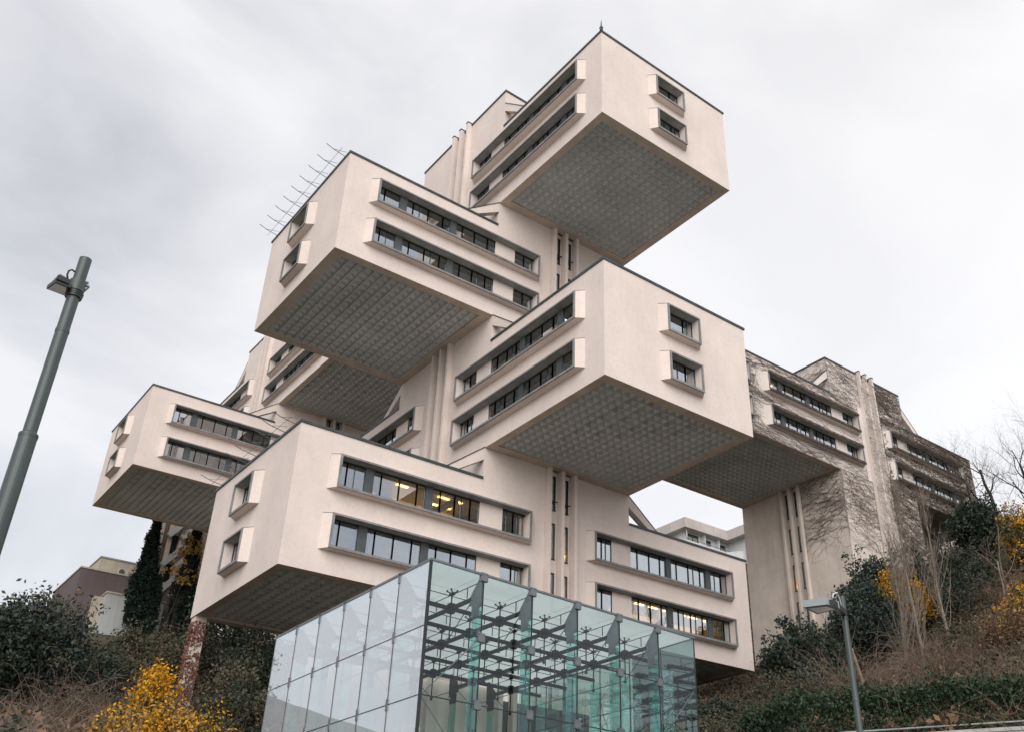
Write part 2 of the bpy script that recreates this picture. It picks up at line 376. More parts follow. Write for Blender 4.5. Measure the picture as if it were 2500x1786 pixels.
def finstrip(root, block, F, z0, z1, rows, plast, axis, lit=(), ztop=None):
    """recessed strip with three projecting fins and slit windows between them"""
    a0, a1 = FIN[0]-.12, FIN[2]+.12; T = .16
    holes = []
    for (b, t) in rows:
        b2, t2 = max(b, z0), min(t, z1)
        if t2-b2 > .3:
            for c in (5.34, 6.34): holes.append((c-.22, c+.16, b2, t2))
    mb = MB(); panel(mb, F, a0, a1, z0, z1, holes, T)
    mb.poly([F(a0, 0, z0), F(a0, T, z0), F(a0, T, z1), F(a0, 0, z1)]); mb.poly([F(a1, 0, z0), F(a1, T, z0), F(a1, T, z1), F(a1, 0, z1)])
    for h in holes:
        for q in ([(h[0], h[2]), (h[1], h[2])], [(h[1], h[2]), (h[1], h[3])], [(h[1], h[3]), (h[0], h[3])], [(h[0], h[3]), (h[0], h[2])]):
            mb.poly([F(q[0][0], T, q[0][1]), F(q[1][0], T, q[1][1]), F(q[1][0], T+.2, q[1][1]), F(q[0][0], T+.2, q[0][1])])
    mb.build('window_recess', plast, block, fix=False)
    for i, h in enumerate(holes):
        fr = MB()
        fr.fbox(F, h[0], h[1], T-.03, T+.2, h[2]-.05, h[2]+.03); fr.fbox(F, h[0]+.002, h[1]-.002, T+.03, T+.12, h[3]-.06, h[3]-.002)
        fr.fbox(F, h[0]+.002, h[0]+.06, T+.03, T+.12, h[2]+.03, h[3]-.06); fr.fbox(F, h[1]-.07, h[1]-.002, T+.03, T+.12, h[2]+.03, h[3]-.06)
        fr.build('slit_window', FRAME, block)
        inst('pane', pane_mesh(h[1]-h[0]-.1, h[3]-h[2]-.08, axis), F((h[0]+h[1])/2, T+.10, (h[2]+h[3])/2), block)
        rb = MB(); rb.fbox(F, h[0]-.5, h[1]+.5, T+.22, T+2, h[2]-.4, h[3]+.4); rb.build('room', YEL if i in lit else ROOMM, block)  # lit rooms take a yellow that stands in for lamplight
        # glowing panel before the closed room box stands in for its lit interior
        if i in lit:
            g = MB(); g.fbox(F, h[0]+.05, h[1]-.05, T+.205, T+.215, h[2]+.04, h[3]-.5); g.build('glow_panel', ROOM_GLOW, block)
            g = MB(); g.fbox(F, (h[0]+h[1])/2-.1, (h[0]+h[1])/2+.1, T+.14, T+.20, h[3]-.55, h[3]-.40) if False else g.fbox(F, h[0]+.07, h[0]+.24, T+.14, T+.20, h[2]+.35, h[2]+.55)
            g.build('lamp', LAMPW, block)
def fins(block, F, z0, z1, plast):
    for c in FIN:
        mb = MB(); mb.fbox(F, c-.11, c+.11, -.38, .155, z0, z1); mb.build('fin', plast, block)
def brace(block, F, s_foot, s_top, z0, z1, plast, t0=.0, t1=.5, sgn=1):
    """sloping strut between a roof and the shaft, with an open triangle under it"""
    v = .62
    mb = MB(); P = []
    for t in (t0, t1):
        P += [F(s_foot, t, z0), F(s_top, t, z1), F(s_top, t, z1-v*1.25), F(s_foot+(s_top-s_foot)*.27, t, z0)]
    mb.mesh(P, [(0, 1, 2, 3), (7, 6, 5, 4), (0, 4, 5, 1), (1, 5, 6, 2), (2, 6, 7, 3), (3, 7, 4, 0)])
    o = mb.build('roof_brace', plast, block)
    c = MB(); a, b = F(s_foot, t0-.03, z0), F(s_top, t0-.03, z1); a2, b2 = F(s_foot, t1, z0), F(s_top, t1, z1)
    c.mesh([a, b, a2, b2]+[(q[0], q[1], q[2]+.07) for q in (a, b, a2, b2)], [(0, 1, 3, 2), (4, 6, 7, 5), (0, 4, 5, 1), (2, 3, 7, 6), (0, 2, 6, 4), (1, 5, 7, 3)])
    c.build('brace_cap', COPE, block)

def block_x(root, name, x0, x1, y0, zb, H, tx, wings, plast=None, endleft=True, endright=False, lit={}, seed=0, backwin=False, soffits=(), front_extra=(), nofin=False):
    """a two storey bar lying along X. tx = x of the shaft's left face"""
    plast = plast or PLAST; z1 = zb+H; F = Ffront(x0, y0)
    SH = tx-x0; o = MB(); holes = []; blk = bpy.data.objects.new(name, None)
    bays = []
    for k, (za, zc) in enumerate(ZB):
        za, zc = zb+za*H, zb+zc*H
        if 'L' in wings: bays.append((tx-x0+LONG['s0'], tx-x0+LONG['s1'], za, zc, [(a+tx-x0, q) for a, q in DIV], [q+SH for q in lit.get(('L', k), ())]))
        if 'R' in wings: bays.append((tx-x0+W-LONG['s1'], tx-x0+W-LONG['s0'], za, zc, [(a+tx-x0, q) for a, q in mirror(DIV, W/2)], [q+SH for q in lit.get(('R', k), ())]))
    def hole(b): sp = .36; return (b[0]+sp+.10, b[1]-sp-.10, b[2]+.15, b[3]-.16)
    hs = [hole(b) for b in bays]
    finh = [] if nofin else [(tx-x0+FIN[0]-.12, tx-x0+FIN[2]+.12, zb-1, z1+1)]
    panel(o, F, 0, x1-x0, zb, z1, hs+finh)
    FL, FR, FB = Fleft(x0, y0), Fright(x1, y0), Fback(x0, y0+D)
    eb = [(4.05, 7.33, zb+a*H, zb+c*H, ENDDIV, ()) for a, c in ZB]
    panel(o, FL, 0, D, zb, z1, [hole(b) for b in eb] if endleft else [])
    panel(o, FR, 0, D, zb, z1, [hole(b) for b in eb] if endright else [])
    panel(o, FB, 0, x1-x0, zb, z1)
    shell = o.build(name, plast, root, fix=False)
    rf = MB(); rf.poly([(x0, y0, z1-.02), (x1, y0, z1-.02), (x1, y0+D, z1-.02), (x0, y0+D, z1-.02)]); rf.build('flat_roof', ROOF, shell, fix=False)
    rect_coping(shell, x0, x1, y0, y0+D, z1, gx=(tx, tx+W))
    for i, b in enumerate(bays): bay(root, F, *b[:4], b[4], lit=b[5], seed=seed+i, plast=plast, axis='x')
    if endleft:
        for i, b in enumerate(eb): bay(root, FL, *b[:4], b[4], seed=seed+20+i, plast=plast, axis='y', roomdepth=0 if False else 2.2)
    if endright:
        for i, b in enumerate(eb): bay(root, FR, *b[:4], b[4], seed=seed+30+i, plast=plast, axis='y', roomdepth=2.2)
    for (a, b) in soffits: soffit(root, shell, a, b, y0, y0+D, zb)
    return shell
def block_y(root, name, y0, y1, x0, zb, H, ty, wings, plast=None, endfront=True, lit={}, seed=0, soffits=()):
    """a two storey bar lying along Y. ty = y of the shaft's front face"""
    plast = plast or PLAST; z1 = zb+H; F = Fleft(x0, y0); o = MB(); bays = []; SH = ty-y0
    for k, (za, zc) in enumerate(ZB):
        za, zc = zb+za*H, zb+zc*H
        if 'L' in wings: bays.append((ty-y0+LONG['s0'], ty-y0+LONG['s1'], za, zc, [(a+ty-y0, q) for a, q in DIV], [q+SH for q in lit.get(('L', k), ())]))
        if 'R' in wings: bays.append((ty-y0+D-LONG['s1'], ty-y0+D-LONG['s0'], za, zc, [(a+ty-y0, q) for a, q in mirror(DIV, D/2)], [q+SH for q in lit.get(('R', k), ())]))
    def hole(b): sp = .36; return (b[0]+sp+.10, b[1]-sp-.10, b[2]+.15, b[3]-.16)
    panel(o, F, 0, y1-y0, zb, z1, [hole(b) for b in bays]+[(ty-y0+FIN[0]-.12, ty-y0+FIN[2]+.12, zb-1, z1+1)])
    FF, FB, FR = Ffront(x0, y0), Fback(x0, y1), Fright(x0+W, y0)
    eb = [(4.05, 7.33, zb+a*H, zb+c*H, ENDDIV, ()) for a, c in ZB]
    panel(o, FF, 0, W, zb, z1, [hole(b) for b in eb] if endfront else [])
    panel(o, FB, 0, W, zb, z1); panel(o, FR, 0, y1-y0, zb, z1)
    shell = o.build(name, plast, root, fix=False)
    rf = MB(); rf.poly([(x0, y0, z1-.02), (x0+W, y0, z1-.02), (x0+W, y1, z1-.02), (x0, y1, z1-.02)]); rf.build('flat_roof', ROOF, shell, fix=False)
    rect_coping(shell, x0, x0+W, y0, y1, z1, gy=(ty, ty+D))
    for i, b in enumerate(bays): bay(root, F, *b[:4], b[4], lit=b[5], seed=seed+i, plast=plast, axis='y')
    if endfront:
        for i, b in enumerate(eb): bay(root, FF, *b[:4], b[4], seed=seed+20+i, plast=plast, axis='x', roomdepth=2.2)
    for (a, b) in soffits: soffit(root, shell, x0, x0+W, a, b, zb)
    return shell
def shaft(root, x0, y0, z0, z1, plast, front=True, left=True):
    """a stretch of the tower shaft between two bars"""
    o = MB(); h = [(FIN[0]-.12, FIN[2]+.12, z0-1, z1+1)]
    panel(o, Ffront(x0, y0), 0, W, z0, z1, h if front else []); panel(o, Fleft(x0, y0), 0, D, z0, z1, h if left else [])
    panel(o, Fright(x0+W, y0), 0, D, z0, z1); panel(o, Fback(x0, y0+D), 0, W, z0, z1)
    return o.build('tower_shaft', plast, root, fix=False)

GZ = -17.5
# ================================================================ central tower with four crossed bars
zM, zU, zT = 9.74, 19.20, 28.56
HL, HM, HU, HT = 7.76, 7.52, 7.43, 7.29; ZTOP = 39.46
C1 = thing('office_building', (W/2, D/2, GZ), 'pink plaster office tower of four two-storey bars stacked crosswise, nearest and in the middle', 'office building')
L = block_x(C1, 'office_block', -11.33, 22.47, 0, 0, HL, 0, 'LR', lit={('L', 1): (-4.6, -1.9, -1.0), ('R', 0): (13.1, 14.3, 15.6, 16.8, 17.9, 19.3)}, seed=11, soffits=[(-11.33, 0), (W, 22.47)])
Mb = block_y(C1, 'office_block', -11.06, D+11.1, 0, zM, HM, 0, 'LR', seed=31, soffits=[(-11.06, 0)])
U = block_x(C1, 'office_block', -11.09, W, 0, zU, HU, 0, 'L', seed=51, soffits=[(-11.09, 0)])
T = block_y(C1, 'office_block', -11.06, D, 0, zT, HT, 0, 'L', seed=71, soffits=[(-11.06, 0)])
s_low = shaft(C1, 0, 0, GZ, 0, PLAST, True, False)
s1 = shaft(C1, 0, 0, HL, zM, PLAST); s2 = shaft(C1, 0, 0, zM+HM, zU, PLAST); s3 = shaft(C1, 0, 0, zU+HU, zT, PLAST); s4 = shaft(C1, 0, 0, zT+HT, ZTOP, PLAST, False, True)
rect_coping(s4, 0, W, 0, D, ZTOP)
rf = MB(); rf.poly([(0, 0, ZTOP-.02), (W, 0, ZTOP-.02), (W, D, ZTOP-.02), (0, D, ZTOP-.02)]); rf.build('flat_roof', ROOF, s4, fix=False)
FF, FL = Ffront(0, 0), Fleft(0, 0)
rows = [(.90+3.13*k, 3.20+3.13*k) for k in range(-6, 12)]
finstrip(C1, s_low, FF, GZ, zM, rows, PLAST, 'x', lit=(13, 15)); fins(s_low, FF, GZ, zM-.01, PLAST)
finstrip(C1, s2, FF, zM+HM, zT, rows, PLAST, 'x'); fins(s2, FF, zM+HM+.1, zT-.01, PLAST)
finstrip(C1, s1, FL, HL, zU, rows, PLAST, 'y'); fins(s1, FL, HL+.1, zU-.01, PLAST)
finstrip(C1, s3, FL, zU+HU, ZTOP, rows, PLAST, 'y'); fins(s3, FL, zU+HU+.1, ZTOP+.10, PLAST)
cp = MB()
for c in FIN: cp.fbox(FL, c-.15, c+.15, -.42, .16, ZTOP+.10, ZTOP+.17)
cp.build('fin_cap', COPE, s3)
def braces(blk, axis, x0, y0, zr, znext, plast, near=True, far=True):
    top = min(znext, zr+2.3)
    dep = D if axis == 'x' else W
    for t in (0, dep-.5):
        FF_ = Ffront(x0, y0) if axis == 'x' else Fleft(x0, y0)
        ln = W if axis == 'x' else D
        if near: brace(blk, FF_, -2.5, 0, zr, top, plast, t, t+.5)
        if far: brace(blk, FF_, ln+2.5, ln, zr, top, plast, t, t+.5)
braces(L, 'x', 0, 0, HL+.02, zM, PLAST); braces(Mb, 'y', 0, 0, zM+HM+.02, zU, PLAST)
braces(U, 'x', 0, 0, zU+HU+.02, zT, PLAST, far=False); braces(T, 'y', 0, 0, zT+HT+.02, 99, PLAST, far=False)
sp = MB(); sp.tube([(0, -11.06, zT+HT+.05), (0, -11.06, zT+HT+.30)], [.12, .10], 8); sp.tube([(0, -11.06, zT+HT+.3), (0, -11.06, zT+HT+.42), (0, -11.06, zT+HT+1.05)], [.14, .06, .015], 8)
sp.build('roof_finial', COPE, T)
# ================================================================ rear left tower
x2, y2 = .33, 37.14; zF, zG, H2, ZT2 = 19.06, 28.70, 7.64, 39.96
C2 = thing('office_building', (x2+W/2, y2+D/2, 8), 'smaller looking rear tower with crossed bars, seen under the upper left bar', 'office building')
Fb = block_x(C2, 'office_block', x2-11.16, x2+W, y2, zF, H2, x2, 'L', seed=91, soffits=[(x2-11.16, x2)])
Gb = block_y(C2, 'office_block', y2-11.1, y2+D+11.1, x2, zG, H2, y2, 'LR', seed=111, soffits=[(y2-11.1, y2)])
t1 = shaft(C2, x2, y2, 4, zF, PLAST, True, False); t2 = shaft(C2, x2, y2, zF+H2, zG, PLAST); t3 = shaft(C2, x2, y2, zG+H2, ZT2, PLAST, False, True)
rect_coping(t3, x2, x2+W, y2, y2+D, ZT2)
FF2, FL2 = Ffront(x2, y2), Fleft(x2, y2); rows2 = [(zF-1.2+3.13*k, zF+1.1+3.13*k) for k in range(-4, 8)]
finstrip(C2, t1, FF2, 4, zG, rows2, PLAST, 'x'); fins(t1, FF2, 4, zG-.01, PLAST)
finstrip(C2, t2, FL2, zF+H2, ZT2, rows2, PLAST, 'y'); fins(t2, FL2, zF+H2+.1, ZT2+.1, PLAST)
braces(Fb, 'x', x2, y2, zF+H2+.02, zG, PLAST, far=False); braces(Gb, 'y', x2, y2, zG+H2+.02, 99, PLAST)
# ================================================================ right tower on the slope, overgrown
x3, y3 = 37.4, 1.21; zR, H3, ZT3 = 19.86, 7.65, 31.17
C3 = thing('office_building', (x3+W/2, y3+D/2, 4), 'ivy-covered tower on the right slope with one long bar crossing it', 'office building')
PL3 = PLAST2
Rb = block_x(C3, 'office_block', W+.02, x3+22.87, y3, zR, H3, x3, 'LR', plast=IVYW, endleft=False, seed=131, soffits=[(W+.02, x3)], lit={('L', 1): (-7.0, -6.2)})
bay(C3, Ffront(W+.02, y3), 9.2, 14.95, zR+ZB[0][0]*H3, zR+ZB[0][1]*H3, [(9.6, 'e'), (11, 'm'), (12.6, 'm'), (13.6, 'm'), (14.5, 'e')], seed=151, plast=IVYW)
bay(C3, Ffront(W+.02, y3), 9.2, 14.95, zR+ZB[1][0]*H3, zR+ZB[1][1]*H3, [(9.6, 'e'), (11, 'm'), (12.6, 'm'), (13.6, 'm'), (14.5, 'e')], seed=152, plast=IVYW)
r1 = shaft(C3, x3, y3, -2, zR, PL3); r2_ = shaft(C3, x3, y3, zR+H3, ZT3, IVYW, True, False)
rect_coping(r2_, x3, x3+W, y3, y3+D, ZT3)
FF3, FL3 = Ffront(x3, y3), Fleft(x3, y3); rows3 = [(17.2-3.33*k, 19.55-3.33*k) for k in range(0, 6)]+[(zR+H3+.4, ZT3-.6)]
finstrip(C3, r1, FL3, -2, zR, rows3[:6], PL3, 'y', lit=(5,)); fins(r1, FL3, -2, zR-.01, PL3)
finstrip(C3, r2_, FF3, -2, ZT3, [], IVYW, 'x'); fins(r2_, FF3, -2, ZT3+.12, IVYW)
cp = MB()
for c in FIN: cp.fbox(FF3, c-.15, c+.15, -.42, .16, ZT3+.12, ZT3+.19)
cp.build('fin_cap', COPE, r2_)
braces(Rb, 'x', x3, y3, zR+H3+.02, 99, IVYW)
place_tiles()
# ================================================================ glazed entrance hall
PX0, PX1, PY0, PY1, PZ = -15.70, -4.82, -22.25, -12.45, -7.0
nx, ny, nz = 6, 6, 6
dx, dy, dz = (PX1-PX0)/nx, (PY1-PY0)/ny, (PZ-GZ)/nz
PG_F = glassmat('hall_glass_clear', (.925, .97, .965), .0, 1.35)
PG_L = glassmat('hall_glass_left', (.82, .88, .90), .16, 1.6)
PG_R = glassmat('hall_glass_side', (.60, .74, .72), .10, 1.7)
FING = glassmat('glass_fin_edge', (.66, .90, .86), .06, 1.5)
def sky_whiten(m, a):
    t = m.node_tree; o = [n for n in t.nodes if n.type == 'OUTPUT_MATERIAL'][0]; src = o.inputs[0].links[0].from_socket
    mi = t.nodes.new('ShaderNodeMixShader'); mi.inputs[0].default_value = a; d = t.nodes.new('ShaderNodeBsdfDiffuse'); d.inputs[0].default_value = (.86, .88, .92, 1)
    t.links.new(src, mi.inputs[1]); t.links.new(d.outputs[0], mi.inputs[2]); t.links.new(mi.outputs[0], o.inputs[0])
sky_whiten(PG_L, .22)  # white mixed into the left panes stands in for reflected sky
def frost(name, col, a):
    m = bpy.data.materials.new(name); m.use_nodes = True; t = m.node_tree; t.nodes.clear()
    o = t.nodes.new('ShaderNodeOutputMaterial'); mi = t.nodes.new('ShaderNodeMixShader'); tl = t.nodes.new('ShaderNodeBsdfTranslucent'); tr = t.nodes.new('ShaderNodeBsdfTransparent')
    m2 = t.nodes.new('ShaderNodeMixShader'); gl = t.nodes.new('ShaderNodeBsdfGlossy'); gl.inputs['Roughness'].default_value = .05; m2.inputs[0].default_value = .10
    tl.inputs[0].default_value = (*col, 1); tr.inputs[0].default_value = (.93, .97, .96, 1); mi.inputs[0].default_value = a
    t.links.new(tr.outputs[0], mi.inputs[1]); t.links.new(tl.outputs[0], mi.inputs[2]); t.links.new(mi.outputs[0], m2.inputs[1]); t.links.new(gl.outputs[0], m2.inputs[2]); t.links.new(m2.outputs[0], o.inputs[0])
    return m
PG_T = frost('hall_roof_frosted_glass', (.68, .71, .70), .62)
STEEL = mat('dark_structural_steel', (.012, .016, .017), .5, .35, 3, fine=.3, spec=.3)
CLAMP = mat('grey_clamp_plate', (.20, .215, .225), .4, .15, 3, metal=.6)
JOINT = mat('black_silicone_joint', (.03, .035, .035), .6, .1)
HALL = thing('glass_entrance_hall', ((PX0+PX1)/2, (PY0+PY1)/2, GZ), 'green tinted glass entrance box on dark steel beams below the tower', 'glass pavilion')
g = .012
def gp(size, axis, m, nm):
    mb = MB(); a, b = size
    if axis == 'y': mb.box(-a/2, a/2, -.008, .008, -b/2, b/2)
    if axis == 'x': mb.box(-.008, .008, -a/2, a/2, -b/2, b/2)
    if axis == 'z': mb.box(-a/2, a/2, -b/2, b/2, -.008, .008)
    return mb.data(nm, mats=[m])
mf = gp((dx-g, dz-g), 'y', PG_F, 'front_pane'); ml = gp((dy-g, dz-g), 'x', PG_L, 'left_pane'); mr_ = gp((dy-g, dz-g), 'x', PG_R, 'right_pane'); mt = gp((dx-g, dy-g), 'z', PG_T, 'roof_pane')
for i in range(nx):
    for k in range(nz): inst('glass_pane', mf, (PX0+(i+.5)*dx, PY0, PZ-(k+.5)*dz), HALL)
for j in range(ny):
    for k in range(nz):
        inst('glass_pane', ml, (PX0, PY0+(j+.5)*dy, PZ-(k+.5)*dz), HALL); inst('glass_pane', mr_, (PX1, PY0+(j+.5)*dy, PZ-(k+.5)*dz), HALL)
for i in range(nx):
    for j in range(ny): inst('roof_pane', mt, (PX0+(i+.5)*dx, PY0+(j+.5)*dy, PZ), HALL)
jb = MB()                                              # black joints and edge trims
for i in range(nx+1):
    x = PX0+i*dx; jb.box(x-.014, x+.014, PY0-.014, PY0+.022, GZ, PZ-.03)
for j in range(1, ny+1):
    y = PY0+j*dy
    for X in (PX0, PX1): jb.box(X-.014, X+.022, y-.014, y+.014, GZ, PZ-.03)
for k in range(1, nz):
    z = PZ-k*dz; jb.box(PX0+.03, PX1-.03, PY0-.012, PY0+.018, z-.012, z+.012)
    for X in (PX0, PX1): jb.box(X-.012, X+.018, PY0+.03, PY1, z-.012, z+.012)
jb.build('joint_lines', JOINT, HALL)
et = MB(); e = .03
et.box(PX0-e, PX1+e, PY0-e, PY0+e, PZ-.025, PZ+.035); et.box(PX0-e, PX1+e, PY1-e, PY1+e, PZ-.025, PZ+.035); et.box(PX0-e, PX0+e, PY0+e, PY1-e, PZ-.025, PZ+.035); et.box(PX1-e, PX1+e, PY0+e, PY1-e, PZ-.025, PZ+.035)
et.build('edge_trim', CLAMP, HALL)
co = MB(); co.box(PX0-.035, PX0+.035, PY0-.035, PY0+.035, GZ, PZ-.03); co.build('corner_profile', JOINT, HALL)
# square clamp plates
cf = MB(); cf.box(-.12, .12, -.045, .06, -.12, .12)
for a in (-.08, .08):
    for b in (-.08, .08): cf.tube([(a, -.045, b), (a, -.065, b)], .018, 6)
cfm = cf.data('clamp_plate', mats=[CLAMP]); cl = MB(); cl.box(-.03, .045, -.055, .055, -.15, .15); clm = cl.data('clamp_small', mats=[CLAMP])
for i in range(1, nx):
    for k in range(0, nz): inst('clamp_plate', cfm, (PX0+i*dx, PY0, PZ-k*dz-(.07 if k == 0 else 0)), HALL)
for j in range(1, ny):
    for k in range(0, nz): inst('edge_clamp', clm, (PX0, PY0+j*dy, PZ-k*dz-(.10 if k == 0 else 0)), HALL)
# steel grid below the roof
ZB_ = PZ-.56
for i in range(1, nx):
    x = PX0+i*dx; mb = MB(); mb.box(x-.035, x+.035, PY0+.55, PY1-.3, ZB_-.055, ZB_+.055); mb.build('steel_beam', STEEL, HALL)
for j in range(1, ny):
    y = PY0+j*dy; mb = MB(); mb.box(PX0+.55, PX1-.3, y-.035, y+.035, ZB_-.058, ZB_+.052); mb.build('cross_beam', STEEL, HALL)
st = MB()                                              # spider strut at each crossing, hung rods
st.tube([(0, 0, -.85), (0, 0, .52)], .022, 6); st.tube([(0, 0, -.92), (0, 0, -.85)], .05, 8); st.box(-.07, .07, -.07, .07, .40, .44)
for a, b in ((1, 1), (1, -1), (-1, 1), (-1, -1)): st.bar((0, 0, .44), (a*.11, b*.11, .50), .025); st.tube([(a*.11, b*.11, .50), (a*.11, b*.11, .54)], .03, 6)
st.box(-.09, .09, -.09, .09, -.14, .14)
stm = st.data('roof_strut', mats=[STEEL])
for i in range(1, nx):
    for j in range(1, ny): inst('roof_strut', stm, (PX0+i*dx, PY0+j*dy, ZB_), HALL)
rd = MB()
for i in range(1, nx):
    x = PX0+i*dx; zlo = ZB_-.85; pts = [(x, PY0+.5, ZB_)]+[(x, PY0+j*dy, zlo if 0 < j < ny else ZB_) for j in range(1, ny)]+[(x, PY1-.4, ZB_)]
    for a, b in zip(pts[:-1], pts[1:]): rd.bar(a, b, .018)
    for j in range(ny):
        yy = PY0+(j+.5)*dy; rd.bar((x, yy, ZB_+.1), (x, yy, PZ-.16), .022); rd.bar((x, PY0+j*dy, PZ-.16), (x, PY0+(j+1)*dy, PZ-.16), .018)
for j in range(1, ny):
    y = PY0+j*dy
    for i in range(nx):
        xx = PX0+(i+.5)*dx; rd.bar((xx, y, ZB_+.1), (xx, y, PZ-.20), .022); rd.bar((PX0+i*dx, y, PZ-.20), (PX0+(i+1)*dx, y, PZ-.20), .018)
rd.build('tie_rods', STEEL, HALL)
# vertical glass fins with steel head brackets and splice plates
ff = MB(); ff.box(-.012, .012, .03, .50, GZ+.2, PZ-.75)
def head(mb, along):                                   # stepped bracket gripping the fin head and the beam end
    P = [(.03, -.06), (.16, -.02), (.62, -.50), (.62, -.74), (.50, -.74), (.50, -1.12), (.12, -1.12), (.12, -.98), (.19, -.98), (.19, -.86), (.05, -.86)]
    n = len(P); q = []
    for s_ in (-.03, .03):
        for d_, z_ in P: q.append((s_, d_, z_) if along == 'y' else (d_, s_, z_))
    mb.mesh(q, [tuple(range(n)), tuple(range(2*n-1, n-1, -1))]+[(k, (k+1) % n, n+(k+1) % n, n+k) for k in range(n)])
hb = MB(); head(hb, 'y'); hbm = hb.data('head_bracket', mats=[CLAMP]); hb2 = MB(); head(hb2, 'x'); hbm2 = hb2.data('head_bracket', mats=[CLAMP])
hb3 = MB(); head(hb3, 'y'); hb3.v = [(a, -b, c) for a, b, c in hb3.v]; hbm3 = hb3.data('head_bracket_dark', mats=[STEEL])
sp_ = MB(); sp_.box(-.03, .03, .06, .14, -.20, .20); sp_.box(-.03, .03, .40, .48, -.20, .20); sp_.box(-.025, .025, .14, .40, -.06, .06); spm = sp_.data('splice_plate', mats=[CLAMP])
sp2 = MB(); sp2.v = [(b, a, c) for a, b, c in sp_.v]; sp2.f = sp_.f; sp2.m = sp_.m; spm2 = sp2.data('splice_plate', mats=[CLAMP])
for i in range(1, nx):
    x = PX0+i*dx; mb = MB(); mb.box(x-.010, x+.010, PY0+.04, PY0+.50, GZ+.1, PZ-.72); mb.build('glass_fin', FING, HALL)
    inst('head_bracket', hbm, (x, PY0, PZ), HALL); inst('splice_plate', spm, (x, PY0, PZ-2.45*dz), HALL)
    mb = MB(); mb.box(x-.010, x+.010, PY1-.55, PY1-.10, GZ+.1, PZ-.72); mb.build('glass_fin', FING, HALL)
    inst('head_bracket', hbm3, (x, PY1, PZ), HALL); inst('clamp_plate', cfm, (x, PY1-.12, PZ-2*dz), HALL)
for j in range(1, ny):
    y = PY0+j*dy; mb = MB(); mb.box(PX0+.04, PX0+.50, y-.010, y+.010, GZ+.1, PZ-.72); mb.build('glass_fin', FING, HALL)
    inst('head_bracket', hbm2, (PX0, y, PZ), HALL); inst('splice_plate', spm2, (PX0, y, PZ-2.45*dz), HALL)
    mb = MB(); mb.box(PX1-.50, PX1-.05, y-.010, y+.010, GZ+.1, PZ-.72); mb.build('glass_fin', FING, HALL)
cbm = MB()
for a, b in (((PX0+.05, PY0+.06, PZ-2*dz), (PX0+dx, PY0+.06, PZ-dz)), ((PX0+.05, PY0+.06, PZ-2*dz), (PX0+dx, PY0+.06, PZ-3*dz)), ((PX1-.05, PY0+.06, PZ-dz), (PX1-dx, PY0+.06, PZ-2*dz)),
             ((PX0+.06, PY0+.05, PZ-2*dz), (PX0+.06, PY0+dy, PZ-dz)), ((PX0+.06, PY1-.1, PZ-dz), (PX0+.06, PY1-dy, PZ-2*dz)), ((PX1-.06, PY0+.05, PZ-dz), (PX1-.06, PY1, PZ-2.6*dz)), ((PX1-.06, PY0+.05, PZ-3*dz), (PX1-.06, PY1, PZ-dz))): cbm.bar(a, b, .025)
cbm.build('bracing_rod', CLAMP, HALL)
# the plan is slightly skewed: the street front runs 5.6 degrees off the side walls
KS = .1; done = set()
for o in list(HALL.children):
    if o.data.name not in done:
        done.add(o.data.name)
        n = len(o.data.vertices); c = np.empty(n*3); o.data.vertices.foreach_get('co', c); c = c.reshape(-1, 3); c[:, 1] += KS*c[:, 0]; o.data.vertices.foreach_set('co', c.ravel()); o.data.update()
    o.location.y += KS*o.location.x
SHF = KS*((PX0+PX1)/2-PX0)
for o in list(HALL.children): o.location.y += SHF
# plinth building behind the hall
PB = thing('plinth_building', (-9, -6, GZ), 'low cream plinth wall with narrow piers behind the glass box', 'building')
mb = MB(); fx = Ffront(PX0+1.5, PY1+1.25); pw = PX1-.2-(PX0)
slots = [(2.6+1.95*k, 3.05+1.95*k, GZ+.6, -8.9) for k in (1, 2, 3)]
panel(mb, fx, 0, pw-2.2, GZ, -7.1, slots)
panel(mb, Fleft(PX0+1.5, PY1+1.25), 0, .8, GZ, -7.1); mb.poly([(PX0+1.5, PY1+1.25, -7.1), (PX0+1.5+pw-2.2, PY1+1.25, -7.1), (PX0+1.5+pw-2.2, PY1+2.0, -7.1), (PX0+1.5, PY1+2.0, -7.1)])
mb.build('wall', PLAST2, PB, fix=False)
for h in slots:
    q = MB(); q.fbox(fx, h[0], h[1], .25, .3, h[2], h[3]); q.build('dark_glazing', FRAME, PB)
    for a in (h[0]-.12, h[1]+.12): q = MB(); q.fbox(fx, a-.1, a+.1, -.25, .1, GZ, -7.15); q.build('pier', PLAST2, PB)
mb = MB(); mb.fbox(fx, pw-2.2, pw+3, .8, 1.0, GZ, -7.3); mb.build('dark_sheet', mat('dark_sheet', (.03, .032, .03), .8, .4), PB)  # dark sheet standing in for the dark reflection and hill behind the glass

